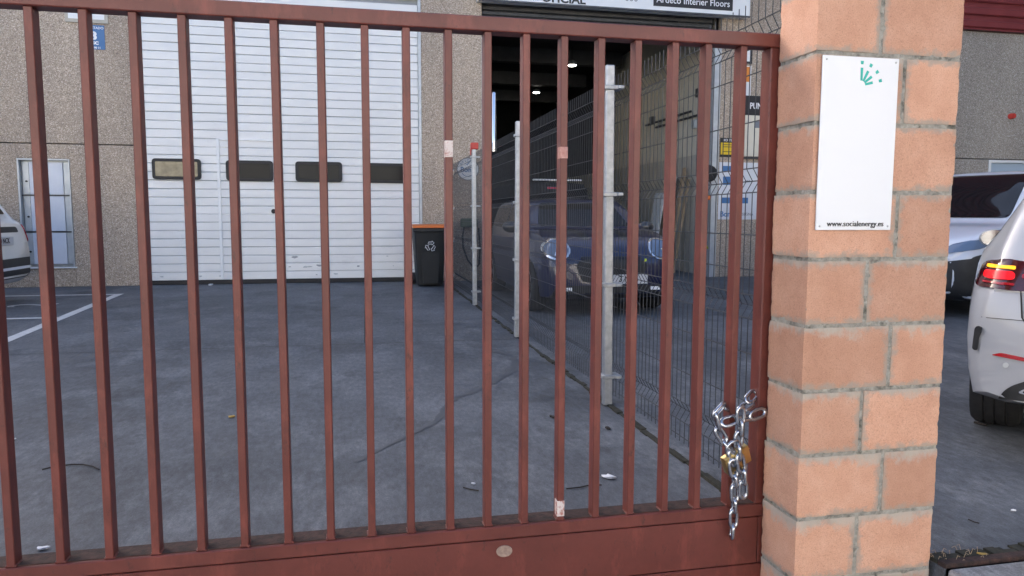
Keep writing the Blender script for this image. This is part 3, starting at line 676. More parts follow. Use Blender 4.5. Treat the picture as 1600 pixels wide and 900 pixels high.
# the white plate on the pillar
sg = thing('wall_sign', 'white plate with green rays and a web address on the block pillar', 'sign', (1.495, PYF, 1.11))
B('plate', 'white_gloss', sg, 1.365, 1.626, PYF-.010, PYF-.004, 1.112, 1.632, .0015)
for x_ in (1.377, 1.614):
    for z_ in (1.124, 1.620):
        f = BM(); lathe(f, [(.0025, -.0118), (.0032, -.0105), (.0032, -.0095)], 10, 'Y', (x_, PYF, z_)); obj('screw', f, 'galvanised', sg, True, True)
cx_, cz_ = 1.497, 1.548
for k, a in enumerate((0, 27, 52, 76)):
    a = R(a); d = Vector((math.sin(a), 0, math.cos(a))); n_ = Vector((math.cos(a), 0, -math.sin(a)))
    for r0_, r1_, wd in ((.014, .052-(.004*k), .0042), (.062, .072, .0050)):
        f = BM(); P = [d*r0_-n_*wd*.8, d*r0_+n_*wd*.8, d*r1_+n_*wd, d*r1_-n_*wd]; prism(f, [(cx_+p.x, cz_+p.z) for p in P], PYF-.0112, PYF-.0098); obj('ray', f, 'teal', sg, True)
text('www.socialenergy.es', .0235, 'black_print', sg, 1.500, PYF-.0112, 1.131, 0, 1.0)

# ================================================================== CHAIN AND PADLOCK
ch = thing('chain', 'galvanised steel chain looped round the end bar of the gate', 'chain', at_y(1150, 760, GY-.02))
def link_mesh():
    f = BM(); L, Wd, r_ = .0245, .0138, .0065; pts = []
    for k in range(8): a = PI*k/7; pts.append((Wd*math.cos(a), 0, L-Wd+Wd*math.sin(a)))
    for k in range(8): a = PI+PI*k/7; pts.append((Wd*math.cos(a), 0, -(L-Wd)+Wd*math.sin(a)))
    tube(f, pts, r_, 8, closed=True); o = obj('link', f, 'zinc_chain', None, smooth=True); me = o.data; bpy.data.objects.remove(o); return me
lm = link_mesh()
def link(x0, y0, x1, y1, spin, dy=-.022, dy2=None):
    """a link whose ends lie under two photo pixels just in front of the gate; spin turns it about its length"""
    p, q = at_y(x0, y0, GY+dy), at_y(x1, y1, GY+(dy if dy2 is None else dy2)); d = (p-q); mid = (p+q)/2
    zx = d.normalized(); yx = Vector((0, 1, 0)); xx = yx.cross(zx).normalized(); yx = zx.cross(xx)
    M_ = Matrix((xx, yx, zx)).transposed() @ Matrix.Rotation(R(spin), 3, 'Z')
    o = bpy.data.objects.new('link', lm); C.objects.link(o); o.parent = ch
    mm = M_.to_4x4(); mm.translation = mid - ch.location; o.matrix_local = mm @ Matrix.Diagonal((1, 1, max(.8, min(1.25, (d.length+.0084)/.057)), 1))
link(1133, 630, 1113, 651, 35, -.012, -.03)
link(1117, 643, 1124, 672, 75, -.03)
link(1119, 668, 1134, 692, 12, -.026)
link(1130, 688, 1149, 710, 60, -.026)
link(1141, 703, 1149, 727, 15, -.036)
link(1144, 718, 1148, 746, 5, -.043)
link(1147, 741, 1149, 760, 84, -.040)
link(1157, 636, 1157, 664, 10, -.026)
link(1158, 656, 1157, 680, 80, -.028)
link(1155, 674, 1153, 700, 8, -.028)
link(1154, 694, 1156, 718, 72, -.042)
link(1155, 710, 1160, 738, 12, -.046)
link(1161, 732, 1162, 756, 85, -.040)
link(1161, 750, 1161, 779, 6, -.032)
link(1148, 756, 1148, 784, 12, -.032)
link(1147, 779, 1147, 800, 82, -.030)
link(1146, 796, 1146, 824, 10, -.028)
link(1145, 819, 1143, 841, 74, -.026)
link(1127, 662, 1152, 654, 30, -.020, -.012)
link(1150, 655, 1176, 652, 78, -.014, .0)
link(1170, 653, 1197, 641, 12, -.016, -.008)
link(1156, 642, 1177, 626, 70, -.014, .02)
link(1167, 628, 1181, 613, 25, .01, .03)
link(1125, 632, 1146, 640, 60, .0, .055)
pk = thing('padlock', 'brass padlock hanging behind the chain on the gate', 'padlock', at_y(1150, 717, GY-.022))
pk.scale = (1.1, 1.1, 1.1); pk.rotation_euler = (R(10), R(-24), R(8))
f = BM(); box(f, -.046, .046, -.012, .012, -.030, .030, .003, 2); sharp(obj('body', f, 'brass', pk))
f = BM(); box(f, -.0463, .0463, -.0123, .0123, .017, .020); obj('groove', f, 'brass', pk)
f = BM(); tube(f, [(.026, 0, .026)]+[(.026*math.cos(R(a)), 0, .042+.024*math.sin(R(a))) for a in range(0, 181, 20)]+[(-.026, 0, .026)], .0055, 8); obj('shackle', f, 'zinc_chain', pk, smooth=True)
f = BM(); lathe(f, [(.006, -.0125), (.006, -.0095)], 12, 'Y', (0, 0, -.004)); obj('keyhole', f, 'rust_plate', pk)

# ================================================================== CARS
def curve(pts):
    """smooth interpolation through (x, value) pairs"""
    xs = [p[0] for p in pts]; vs_ = [p[1] for p in pts]; n = len(pts)
    ms = []
    for i in range(n):
        if i in (0, n-1): j = 0 if i == 0 else n-2; ms.append((vs_[j+1]-vs_[j])/(xs[j+1]-xs[j])); continue
        a = (vs_[i]-vs_[i-1])/(xs[i]-xs[i-1]); b = (vs_[i+1]-vs_[i])/(xs[i+1]-xs[i]); ms.append(0 if a*b <= 0 else 2*a*b/(a+b))
    def f(x):
        if x <= xs[0]: return vs_[0]
        if x >= xs[-1]: return vs_[-1]
        i = max(k for k in range(n-1) if xs[k] <= x); h = xs[i+1]-xs[i]; t = (x-xs[i])/h
        return (2*t**3-3*t*t+1)*vs_[i]+(t**3-2*t*t+t)*h*ms[i]+(-2*t**3+3*t*t)*vs_[i+1]+(t**3-t*t)*h*ms[i+1]
    return f
def car_body(root, paint_, L, Wd, top, belt, low, plan, wheels, wr, tumble=.34):
    """lofted shell along local x (nose at +L/2), cut for the wheels; returns (object, bvh)"""
    T, Bt, Lo, Pl = curve(top), curve(belt), curve(low), curve(plan)
    N = 72; bm = BM(); rings = []
    for i in range(N+1):
        s = i/N; x = -L/2 + L*(.5-.5*math.cos(PI*s))*.65 + L*s*.35
        w_ = Wd/2*Pl(x); zt, zb_, zl = T(x), Bt(x), Lo(x); zb_ = min(zb_, zt-.012); g = zt-zb_
        wr_ = max(w_*.30, w_*.965 - tumble*g)
        h = zb_-zl
        half = [(w_*.80, zl), (w_*.955, zl+.03), (w_*.985, zl+h*.25), (w_, zl+h*.52), (w_*.995, zl+h*.74), (w_*.975, zl+h*.92), (w_*.955, zb_)]
        for t in (.25, .5, .75, .9): half.append((w_*.945*(1-t)+wr_*t, zb_+g*t*.93))
        half += [(wr_*.93, zb_+g*.965), (wr_*.75, zb_+g*.985), (wr_*.4, zb_+g*.997)]
        ring = [(y, z) for y, z in half] + [(0, zt)] + [(-y, z) for y, z in half[::-1]] + [(0, zl)]
        rings.append([bm.verts.new((x, y, z)) for y, z in ring])
    n = len(rings[0])
    for A, B_ in zip(rings, rings[1:]):
        for k in range(n): bm.faces.new((A[k], A[(k+1) % n], B_[(k+1) % n], B_[k]))
    bm.faces.new(rings[0]); bm.faces.new(rings[-1][::-1])
    o = obj('body', bm, paint_, root)
    ct = BM()
    for xw in wheels:
        for s in (-1, 1):
            lathe(ct, [(wr+.045, s*(Wd/2-.30)), (wr+.045, s*(Wd/2+.2))], 36, 'Y', (xw, 0, wr))
    bmesh.ops.recalc_face_normals(ct, faces=ct.faces)
    cut = obj('cut', ct, 'car_plastic', root)
    md = o.modifiers.new('b', 'BOOLEAN'); md.operation = 'DIFFERENCE'; md.object = cut; md.solver = 'EXACT'; md.material_mode = 'TRANSFER'
    dg = bpy.context.evaluated_depsgraph_get(); me = bpy.data.meshes.new_from_object(o.evaluated_get(dg)); o.modifiers.clear(); o.data = me; bpy.data.objects.remove(cut)
    for p in me.polygons: p.use_smooth = True
    me.set_sharp_from_angle(angle=R(48))
    b2 = BM(); b2.from_mesh(me); bv = BVHTree.FromBMesh(b2); b2.free()
    return o, bv
def decal(name, mat, parent, bv, poly, view, off=.004, res=.05, label=None):
    """a thin shaped piece moulded onto the shell: view is left/right/front/rear/top; poly in (x|y, z) or (x, y)"""
    f = BM(); face = f.faces.new([f.verts.new((a, b, 0)) for a, b in poly])
    us = [p[0] for p in poly]; vs_ = [p[1] for p in poly]
    for ax, lo_, hi_ in ((0, min(us), max(us)), (1, min(vs_), max(vs_))):
        k = lo_+res
        while k < hi_:
            co_ = [0, 0, 0]; co_[ax] = k; no = [0, 0, 0]; no[ax] = 1
            bmesh.ops.bisect_plane(f, geom=f.verts[:]+f.edges[:]+f.faces[:], plane_co=co_, plane_no=no); k += res
    D = {'left': Vector((0, -1, 0)), 'right': Vector((0, 1, 0)), 'front': Vector((-1, 0, 0)), 'rear': Vector((1, 0, 0)), 'top': Vector((0, 0, -1))}[view]
    back = []
    for v in f.verts:
        a, b = v.co.x, v.co.y
        p = {'left': Vector((a, 3, b)), 'right': Vector((a, -3, b)), 'front': Vector((5, a, b)), 'rear': Vector((-5, a, b)), 'top': Vector((a, b, 4))}[view]
        h, n_, _, _ = bv.ray_cast(p, D)
        if h is None or (h-p).dot(D) > (3.2 if view in ('left', 'right') else 99):
            h, n_, _, _ = bv.find_nearest(p + D*(2.2 if view in ('left', 'right') else 3.0))
        if n_.dot(D) > 0: n_ = -n_
        v.co = h + n_*off
    ex = bmesh.ops.extrude_edge_only(f, edges=[e for e in f.edges if e.is_boundary])
    for v in [g for g in ex['geom'] if isinstance(g, bmesh.types.BMVert)]: v.co += D*(off*2.0+.004)
    o = obj(name, f, mat, parent); sharp(o, 50)
    if label: o['label'] = label
    return o
def wheel(root, x, y, r_, wd, rim='rim', spokes=5):
    s = 1 if y > 0 else -1
    f = BM(); lathe(f, [(r_*.60, -wd*.42), (r_*.60, wd*.40)], 28, 'Y'); hub = obj('wheel', f, 'rim_dark', root, loc=(x, y, r_)); sharp(hub)
    f = BM(); pr = [(r_*.64, -wd*.46), (r_*.80, -wd*.52), (r_*.93, -wd*.5), (r_*.985, -wd*.40)]
    for g in (-.24, -.02, .20): pr += [(r_, wd*g-.03*wd), (r_, wd*(g-.02)), (r_*.978, wd*(g-.005)), (r_*.978, wd*(g+.02)), (r_, wd*(g+.035))]
    pr += [(r_*.985, wd*.40), (r_*.93, wd*.5), (r_*.80, wd*.52), (r_*.64, wd*.46)]
    lathe(f, pr, 36, 'Y'); sharp(obj('tyre', f, 'tyre', hub))
    f = BM()
    for k in range(spokes):
        a = 2*PI*k/spokes; d = Vector((math.cos(a), 0, math.sin(a))); t = Vector((-math.sin(a), 0, math.cos(a)))
        q = [d*.02-t*.03, d*.02+t*.03, d*r_*.62+t*.045, d*r_*.62-t*.045]; A = [f.verts.new(p+Vector((0, s*wd*.46, 0))) for p in q]; Bq = [f.verts.new(p+Vector((0, s*wd*.38, 0))) for p in q]
        f.faces.new(A); f.faces.new(Bq[::-1])
        for i in range(4): f.faces.new((A[i], Bq[i], Bq[(i+1) % 4], A[(i+1) % 4]))
    lathe(f, [(.055, wd*.40*s), (.05, wd*.48*s)], 14, 'Y'); ring = [(r_*.60, s*wd*.40), (r_*.60, s*wd*.49), (r_*.655, s*wd*.49), (r_*.655, s*wd*.40)]
    lathe(f, ring, 28, 'Y'); obj('rim', f, rim, hub)
def plate(root, s, x, y, z, front, size=(.52, .11), mat='plate_white'):
    sgn = 1 if front else -1
    f = BM(); box(f, x-.006, x+.006, y-size[0]/2, y+size[0]/2, z-size[1]/2, z+size[1]/2, .002); o = obj('number_plate', f, mat, root)
    me = text_mesh(s, .092, .0008, 'CENTER', .002, .95)
    me.transform(Matrix.Translation((x+sgn*.0075, y, z)) @ Matrix.Rotation(sgn*PI/2, 4, 'Z') @ Matrix.Rotation(PI/2, 4, 'X')); obj('lettering', me, 'black_print', o)
def mirror_(root, bv, x, y, z, paint_, glass='chrome'):
    s = 1 if y > 0 else -1
    f = BM(); bmesh.ops.create_uvsphere(f, u_segments=16, v_segments=10, radius=1)
    for v in f.verts: v.co = Vector((x+.02+v.co.x*(.085 if v.co.x > 0 else .03), y+v.co.y*.115, z+v.co.z*.078))
    o = obj('mirror', f, paint_, root, smooth=True)
    f = BM(); lathe(f, [(1, 0), (.98, -.05)], 20, 'X')
    for v in f.verts: v.co = Vector((x-.008+v.co.x*.1, y+v.co.y*.100, z+v.co.z*.066))
    obj('mirror_glass', f, glass, o)
    f = BM(); box(f, x, x+.05, min(y-s*.2, y-s*.06), max(y-s*.2, y-s*.06), z-.06, z-.03, .008); obj('mirror_arm', f, 'car_plastic', o)

# -- blue compact behind the fence, nose to the street
bc = thing('parked_car', 'dark blue compact car with oval headlights parked behind the mesh fence', 'car', (2.89, 8.05+1.93, 0), -PI/2)
L_ = 3.86; h_ = L_/2
bo, bv = car_body(bc, 'paint_blue', L_, 1.72,
    [(-h_, .92), (-h_+.05, 1.05), (-h_+.30, 1.33), (-h_+.8, 1.40), (-.2, 1.415), (.28, 1.38), (.42, 1.33), (.80, 1.08), (.93, 1.005), (1.2, .985), (1.6, .92), (1.82, .80), (h_, .62)],
    [(-h_, .88), (-1.0, .98), (.4, .96), (.9, .95), (1.5, .88), (1.85, .70), (h_, .55)],
    [(-h_, .32), (-h_+.2, .2), (h_-.25, .18), (h_, .26)],
    [(-h_, .80), (-h_+.12, .92), (-1.3, .99), (0, 1), (1.2, .99), (1.65, .93), (1.85, .84), (h_, .74)], (-1.24, 1.25), .305, .33)
def mirror_y(p): return [(-a, b) for a, b in p]
decal('windscreen', 'car_glass', bc, bv, rpoly([(-.62, 1.03), (.62, 1.03), (.50, 1.335), (-.50, 1.335)], .06), 'front', .004)
decal('rear_window', 'car_glass', bc, bv, rpoly([(-.55, 1.06), (.55, 1.06), (.46, 1.29), (-.46, 1.29)], .06), 'rear', .004)
for v_ in ('left', 'right'):
    decal('side_window', 'car_glass', bc, bv, rpoly([(-.30, .99), (.70, .98), (.32, 1.30), (-.30, 1.335)], .05), v_); decal('side_window', 'car_glass', bc, bv, rpoly([(-1.45, 1.02), (-.36, .99), (-.36, 1.335), (-1.32, 1.30)], .06), v_)
    s = 1 if v_ == 'left' else -1
    ell = [(s*.63+.150*math.cos(R(a)), .775+.125*math.sin(R(a))) for a in range(0, 360, 20)]
    hl = decal('headlight', 'chrome', bc, bv, ell, 'front', .008, .06)
    ell = [(s*.63+.125*math.cos(R(a)), .775+.100*math.sin(R(a))) for a in range(0, 360, 20)]; decal('lens', 'lamp_sky_tint', hl, bv, ell, 'front', .016, .06)
    decal('tail_light', 'lamp_red', bc, bv, rpoly([(s*.50, .70), (s*.70, .70), (s*.70, .95), (s*.52, .95)], .05), 'rear', .008)
    decal('fog_light', 'white_print', bc, bv, rpoly([(s*.48, .30), (s*.60, .30), (s*.58, .34), (s*.48, .34)], .01), 'front', .014)
    decal('sill', 'car_plastic', bc, bv, [(-.85, .19), (.85, .19), (.85, .27), (-.85, .27)], v_, .008, .2)
    decal('bonnet_stripe', 'paint_dark', bc, bv, [(1.0, s*.22), (1.7, s*.20), (1.7, s*.30), (1.0, s*.33)], 'top', .003, .08)
    mirror_(bc, bv, .62, s*.93, 1.02, 'paint_dark')
    for xw in (-1.24, 1.25): wheel(bc, xw, s*.755, .305, .19, 'rim', 6)
decal('grille', 'car_plastic', bc, bv, rpoly([(-.36, .40), (.36, .40), (.44, .60), (.36, .66), (-.36, .66), (-.44, .60)], .05), 'front', .008)
decal('grille_frame', 'rim_dark', bc, bv, rpoly([(-.38, .665), (.38, .665), (.36, .690), (-.36, .690)], .01), 'front', .012)
decal('lower_intake', 'car_plastic', bc, bv, rpoly([(-.70, .22), (.70, .22), (.66, .36), (-.66, .36)], .04), 'front', .008)
o = decal('badge', 'lime', bc, bv, rpoly([(.395, .625), (.42, .625), (.43, .655), (.405, .655)], .005), 'front', .02, .02)
plate(bc, '3 NK', h_+.03, .17, .43, True)

# -- pale car in the marked bay at the left, tail to the yard
wc = thing('parked_car', 'pale two-tone hatchback with black lower bumper in the left parking bay', 'car', (-4.30-2.06, 10.28, 0), PI)
L_ = 4.12; h_ = L_/2
bo, bv = car_body(wc, 'paint_pearl', L_, 1.80,
    [(-h_, .80), (-h_+.06, 1.02), (-h_+.20, 1.12), (-h_+.42, 1.42), (-h_+.8, 1.55), (-.4, 1.60), (.25, 1.56), (.45, 1.48), (1.0, 1.12), (1.15, 1.05), (1.6, .99), (1.9, .86), (h_, .62)],
    [(-h_, .76), (-1.5, 1.03), (.4, 1.0), (.9, .98), (1.6, .92), (1.9, .74), (h_, .55)],
    [(-h_, .36), (-h_+.2, .26), (h_-.25, .24), (h_, .30)],
    [(-h_, .72), (-h_+.06, .82), (-h_+.18, .92), (-1.4, .985), (0, 1), (1.2, .985), (1.7, .93), (1.95, .80), (h_, .70)], (-1.25, 1.28), .34, .30)
decal('rear_window', 'car_glass', wc, bv, rpoly([(-.58, 1.16), (.58, 1.16), (.50, 1.44), (-.50, 1.44)], .06), 'rear', .004)
decal('windscreen', 'car_glass', wc, bv, rpoly([(-.66, 1.10), (.66, 1.10), (.54, 1.47), (-.54, 1.47)], .06), 'front', .004)
decal('plate_recess', 'car_plastic', wc, bv, rpoly([(-.42, .93), (.42, .93), (.40, 1.0), (-.40, 1.0)], .03), 'rear', .006)
decal('lower_bumper', 'car_plastic', wc, bv, rpoly([(-.80, .35), (.80, .35), (.82, .60), (-.82, .60)], .04), 'rear', .008)
decal('bumper_trim', 'paint_silver', wc, bv, rpoly([(-.70, .455), (.70, .455), (.76, .52), (.70, .49), (-.70, .49), (-.76, .52)], .01), 'rear', .014)
for v_ in ('left', 'right'):
    s = 1 if v_ == 'left' else -1
    decal('side_window', 'car_glass', wc, bv, rpoly([(-.30, 1.04), (.85, 1.03), (.40, 1.44), (-.30, 1.49)], .05), v_); decal('side_window', 'car_glass', wc, bv, rpoly([(-1.35, 1.08), (-.36, 1.04), (-.36, 1.49), (-1.15, 1.43)], .06), v_)
    tl = decal('tail_light', 'lamp_red', wc, bv, rpoly([(s*.62, .80), (s*.80, .78), (s*.78, 1.0), (s*.62, 1.03)], .04), 'rear', .014)
    decal('lower_door_trim', 'car_plastic', wc, bv, [(-2.0, .27), (1.9, .27), (1.9, .40), (-2.0, .42)], v_, .006, .15)
    decal('headlight', 'lamp_sky_tint', wc, bv, rpoly([(s*.50, .68), (s*.70, .70), (s*.70, .82), (s*.52, .82)], .04), 'front', .01)
    mirror_(wc, bv, .82, s*.98, 1.08, 'paint_pearl')
    for xw in (-1.25, 1.28): wheel(wc, xw, s*.79, .34, .21, 'rim')
plate(wc, '60 NCK', -h_-.012, 0.10, .83, False)

# -- white car on the right, tail to the pillar, lamps lit
TH = R(49.6); n_ = Vector((math.sin(TH), math.cos(TH), 0)); lf = Vector((-math.cos(TH), math.sin(TH), 0)); W2 = .90; L_ = 4.42; h_ = L_/2
ctr = Vector((2.93, 3.03, 0)) + n_*(h_-.12) - lf*.885
mc_ = thing('parked_car', 'white hatchback with lit red tail lamps just right of the block pillar', 'car', ctr, PI/2-TH)
bo, bv = car_body(mc_, 'paint_white', L_, 1.80,
    [(-h_, .82), (-h_+.04, .945), (-h_+.10, 1.03), (-h_+.34, 1.36), (-h_+.60, 1.50), (-h_+1.1, 1.555), (-.3, 1.56), (.3, 1.51), (.5, 1.45), (1.15, 1.08), (1.3, 1.02), (1.75, .93), (2.05, .80), (h_, .60)],
    [(-h_, .80), (-1.8, .99), (.4, .97), (1.0, .95), (1.7, .87), (2.05, .70), (h_, .52)],
    [(-h_, .30), (-h_+.25, .24), (-1.2, .18), (h_-.25, .18), (h_, .26)],
    [(-h_, .90), (-h_+.04, .94), (-h_+.12, .975), (-1.7, .995), (0, 1), (1.4, .985), (1.85, .92), (2.1, .80), (h_, .68)], (-1.42, 1.35), .325, .56)
zy = lambda p: (math.copysign(.125+.86*abs(p[0]), p[0]), 1.15-(1.15-p[1])*.86)      # the tail at the distance the tyre stands at
decal('rear_window', 'car_glass', mc_, bv, rpoly([(-.56, 1.06), (.56, 1.06), (.46, 1.42), (-.46, 1.42)], .06), 'rear', .004)
decal('windscreen', 'car_glass', mc_, bv, rpoly([(-.66, 1.06), (.66, 1.06), (.52, 1.44), (-.52, 1.44)], .06), 'front', .004)
decal('diffuser', 'car_plastic', mc_, bv, rpoly([zy(p) for p in ((-.70, .17), (.70, .17), (.66, .235), (.52, .315), (-.52, .315), (-.66, .235))], [.01, .01, .05, .1, .1, .05]), 'rear', .008)
decal('tailgate_seam', 'rubber', mc_, bv, [zy(p) for p in ((.485, .40), (.49, .40), (.62, .62), (.635, .78), (.628, .78), (.612, .62))], 'rear', .003, .05)
decal('tailgate_seam', 'rubber', mc_, bv, [zy(p) for p in ((-.49, .40), (-.485, .40), (-.612, .62), (-.628, .78), (-.635, .78), (-.62, .62))], 'rear', .003, .05)
decal('tailgate_seam', 'rubber', mc_, bv, [zy(p) for p in ((-.485, .395), (.485, .395), (.485, .402), (-.485, .402))], 'rear', .003, .08)
for v_ in ('left', 'right'):
    s = 1 if v_ == 'left' else -1
    P = lambda pts: [(s*q[0], q[1]) for q in map(zy, pts)]
    tl = decal('tail_light', 'lamp_dark', mc_, bv, rpoly(P([(.40, .755), (.845, .770), (.815, .905), (.70, .925), (.40, .885)]), [.02, .03, .04, .03, .02]), 'rear', .012, .04)
    decal('brake_lamp', 'lamp_red_lit', tl, bv, rpoly(P([(.66, .815), (.80, .815), (.795, .860), (.66, .857)]), .018), 'rear', .018, .03)
    decal('brake_lamp', 'lamp_red', tl, bv, rpoly(P([(.42, .825), (.63, .825), (.63, .85), (.42, .846)]), .01), 'rear', .018, .03)
    decal('indicator_lamp', 'lamp_amber_lit', tl, bv, rpoly(P([(.66, .868), (.785, .874), (.78, .892), (.66, .886)]), .006), 'rear', .018, .03)
    decal('lower_lamp', 'lamp_red', tl, bv, rpoly(P([(.66, .785), (.80, .790), (.80, .802), (.66, .798)]), .004), 'rear', .018, .03)
    decal('reflector', 'lamp_red', mc_, bv, rpoly(P([(.745, .405), (.50, .375), (.50, .395), (.70, .422)]), .012), 'rear', .008, .04)
    decal('bumper_vent', 'car_plastic', mc_, bv, rpoly(P([(.800, .42), (.828, .42), (.820, .55), (.792, .56)]), .012), 'rear', .010, .03)
    decal('parking_sensor', 'steel_frame', mc_, bv, [(s*.705+.012*math.cos(R(a)), .466+.012*math.sin(R(a))) for a in range(0, 360, 36)], 'rear', .006, .03)
    ex = decal('exhaust_trim', 'chrome', mc_, bv, rpoly(P([(.62, .215), (.34, .19), (.34, .245), (.56, .255)]), .025), 'rear', .020, .05); decal('exhaust_mouth', 'rubber', ex, bv, rpoly(P([(.60, .219), (.345, .197), (.345, .238), (.55, .247)]), .02), 'rear', .026, .05)
    decal('side_window', 'car_glass', mc_, bv, rpoly([(-.25, 1.02), (1.0, 1.0), (.45, 1.40), (-.25, 1.45)], .05), v_); decal('side_window', 'car_glass', mc_, bv, rpoly([(-1.6, 1.05), (-.31, 1.02), (-.31, 1.45), (-1.35, 1.39)], .06), v_)
    decal('bumper_crease', 'car_plastic', mc_, bv, P([(.40, .600), (.80, .606), (.80, .609), (.40, .603)]), 'rear', .002, .04)
    mirror_(mc_, bv, .78, s*1.0, .99, 'paint_white')
    for xw in (-1.42, 1.35): wheel(mc_, xw, s*.775, .325, .225, 'rim')

# -- silver-white people carrier farther back, nose towards the yard
TH2 = R(247); L_ = 4.40; h_ = L_/2
hd_ = Vector((math.sin(TH2), math.cos(TH2), 0)); lf2 = Vector((-math.cos(TH2), math.sin(TH2), 0))
tip = at_z(1550, 381, .86); tip.z = 0; fcc = tip - hd_*1.80 - lf2*.86
fc = thing('parked_car', 'silver-white car with black front bumper facing out beyond the white hatchback', 'car', fcc, PI/2-TH2)
bo, bv = car_body(fc, 'paint_silver', L_, 1.84,
    [(-h_, .85), (-h_+.06, 1.10), (-h_+.25, 1.48), (-h_+.6, 1.66), (-.6, 1.80), (-.10, 1.775), (.12, 1.71), (1.12, 1.17), (1.26, 1.10), (1.6, 1.04), (1.95, .92), (h_, .72)],
    [(-h_, .80), (-1.7, 1.05), (.4, 1.03), (1.0, 1.02), (1.7, .95), (2.0, .80), (h_, .64)],
    [(-h_, .30), (-h_+.3, .22), (h_-.25, .20), (h_, .28)],
    [(-h_, .84), (-h_+.1, .92), (-1.7, .99), (0, 1), (1.4, .985), (1.8, .93), (2.05, .82), (h_, .70)], (-1.38, 1.33), .335, .36)
decal('windscreen', 'car_glass', fc, bv, rpoly([(-.76, 1.15), (.76, 1.15), (.575, 1.72), (-.575, 1.72)], .06), 'front', .008, .03)
decal('rear_window', 'car_glass', fc, bv, rpoly([(-.56, 1.16), (.56, 1.16), (.46, 1.52), (-.46, 1.52)], .06), 'rear', .004)
decal('front_bumper', 'car_plastic', fc, bv, rpoly([(-.84, .22), (.84, .22), (.88, .72), (.60, .66), (-.60, .66), (-.88, .72)], .04), 'front', .010)
for v_ in ('left', 'right'):
    s = 1 if v_ == 'left' else -1
    decal('headlight', 'lamp_sky_tint', fc, bv, rpoly([(s*.42, .70), (s*.80, .80), (s*.86, .93), (s*.55, .84)], .03), 'front', .014, .04)
    decal('wing_trim', 'car_plastic', fc, bv, rpoly([(1.0, .24), (2.15, .28), (2.05, .70), (1.75, .78), (1.0, .72)], .08), v_, .008, .08)
    decal('side_window', 'car_glass', fc, bv, rpoly([(-.25, 1.08), (.95, 1.07), (.40, 1.56), (-.25, 1.60)], .05), v_); decal('side_window', 'car_glass', fc, bv, rpoly([(-1.6, 1.11), (-.31, 1.08), (-.31, 1.60), (-1.35, 1.54)], .06), v_)
    decal('tail_light', 'lamp_red', fc, bv, rpoly([(s*.62, .90), (s*.80, .90), (s*.76, 1.3), (s*.66, 1.3)], .03), 'rear', .01)
    mirror_(fc, bv, .80, s*1.02, 1.12, 'paint_silver')
    for xw in (-1.38, 1.33): wheel(fc, xw, s*.79, .335, .22, 'rim_dark')

# -- dark van deep in the bay
vn = thing('van', 'dark van with a pale roof bar standing inside the open bay', 'van', (3.85, FY+3.4, 0), PI/2)
L_ = 4.4; h_ = L_/2
bo, bv = car_body(vn, 'van_black', L_, 1.82,
    [(-h_, 1.60), (-h_+.06, 1.78), (-h_+.2, 1.84), (.4, 1.86), (.8, 1.72), (1.35, 1.2), (1.5, 1.12), (2.0, .98), (h_, .75)],
    [(-h_, 1.05), (.4, 1.05), (1.0, 1.04), (1.8, .95), (h_, .65)], [(-h_, .30), (-h_+.3, .22), (h_, .26)],
    [(-h_, .90), (-h_+.1, .96), (-1.5, 1), (1.4, .985), (2.0, .86), (h_, .72)], (-1.38, 1.38), .33, .16)
decal('rear_window', 'van_black', vn, bv, rpoly([(-.70, 1.12), (.70, 1.12), (.64, 1.62), (-.64, 1.62)], .06), 'rear', .005)
f = BM(); box(f, -h_+.10, -h_+.16, -.62, .40, 1.87, 1.905, .01); obj('roof_bar', f, 'white_board', vn)
for s in (-1, 1):
    decal('tail_light', 'lamp_red', vn, bv, rpoly([(s*.74, .9), (s*.85, .9), (s*.83, 1.4), (s*.74, 1.4)], .03), 'rear', .01)
    for xw in (-1.38, 1.38): wheel(vn, xw, s*.78, .33, .21, 'rim_dark')
decal('high_brake_light', 'lamp_red', vn, bv, rpoly([(-.12, 1.70), (.12, 1.70), (.12, 1.74), (-.12, 1.74)], .01), 'rear', .01, .05)

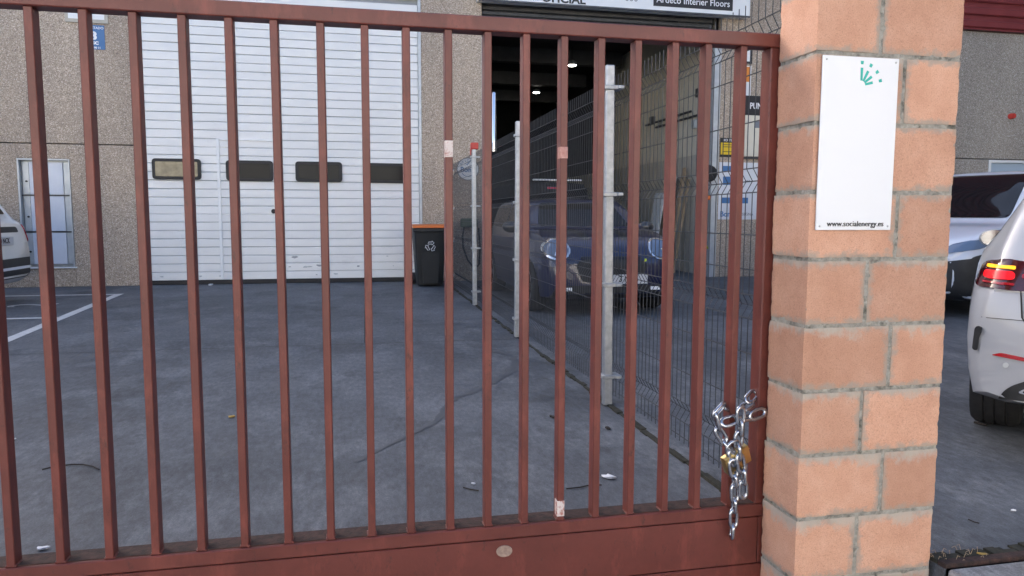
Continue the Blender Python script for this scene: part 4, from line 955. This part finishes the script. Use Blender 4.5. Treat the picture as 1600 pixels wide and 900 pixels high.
# ================================================================== SMALL LITTER ON THE YARD
def scrap(name, px, py, size, mat, label, cat, pz=0.0, seed=0):
    rnd = random.Random(seed); p = at_z(px, py, pz)
    f = BM(); N = 9; up_ = []; dn = []
    for k in range(N):
        a = 2*PI*k/N; r_ = size*rnd.uniform(.55, 1.1); z = rnd.uniform(.002, .3*size)
        up_.append(f.verts.new((r_*math.cos(a)*1.3, r_*.7*math.sin(a), z+.003))); dn.append(f.verts.new((r_*math.cos(a)*1.25, r_*.66*math.sin(a), .001)))
    c1 = f.verts.new((0, 0, .35*size+.003))
    for k in range(N):
        q = (k+1) % N; f.faces.new((up_[k], up_[q], c1)); f.faces.new((dn[k], dn[q], up_[q], up_[k]))
    f.faces.new(dn[::-1])
    o = obj(name, f, mat); o.location = (p.x, p.y, .0045); o.rotation_euler = (0, 0, rnd.uniform(0, 6)); return tag(o, label, cat)
scrap('paper_scrap', 952, 748, .030, 'paper', 'white paper scrap on the yard near the right end of the gate', 'litter', seed=1)
scrap('paper_scrap', 740, 758, .008, 'paper', 'tiny white crumb on the yard between the middle bars', 'litter', seed=2)
scrap('pebble', 66, 860, .018, 'paper', 'small pale pebble by the gate at lower left', 'pebble', seed=3)
scrap('paper_scrap', 329, 446, .06, 'paper', 'white scrap lying at the foot of the big door', 'litter', seed=4)
scrap('leaf', 863, 653, .022, 'twig', 'dark dry leaf on the yard left of the nearest fence post', 'leaf', seed=5)
scrap('leaf', 950, 671, .022, 'twig', 'dark dry leaf beneath the nearest fence post', 'leaf', seed=6)
scrap('leaf', 363, 653, .022, 'leaf', 'brown leaf lying mid yard behind a left bar', 'leaf', seed=7)
scrap('leaf', 1535, 870, .020, 'leaf', 'yellow leaf lying in the gate track', 'leaf', seed=8)
scrap('paper_scrap', 1583, 800, .010, 'paper', 'tiny white scrap on the ground right of the pillar', 'litter', seed=9)
scrap('paper_scrap', 22, 688, .010, 'paper', 'tiny white scrap on the yard at far left', 'litter', seed=10)
def twig(pts, r_, label, name='twig', mat='twig', cat='twig'):
    P = [at_z(x, y) for x, y in pts]; c = P[0].copy(); f = BM(); tube(f, [(p.x-c.x, p.y-c.y, r_*.8) for p in P], r_, 5); o = obj(name, f, mat); o.location = (c.x, c.y, .0045); return tag(o, label, cat)
twig([(66, 736), (78, 733), (95, 730), (112, 728), (130, 728), (145, 731), (155, 736)], .0035, 'dark bent wire lying on the yard behind the left bars', 'wire_offcut', 'twig', 'wire')
twig([(885, 766), (905, 764), (918, 761), (940, 760)], .003, 'dark twig beside the white paper scrap')
twig([(724, 764), (735, 767), (748, 769)], .003, 'short dark twig lying behind the middle bars')
twig([(1513, 814), (1522, 818), (1530, 820)], .0025, 'short dark twig on the ground right of the pillar')
twig([(1522, 662), (1533, 665), (1541, 667)], .006, 'dark twig behind the white hatchback wheel')
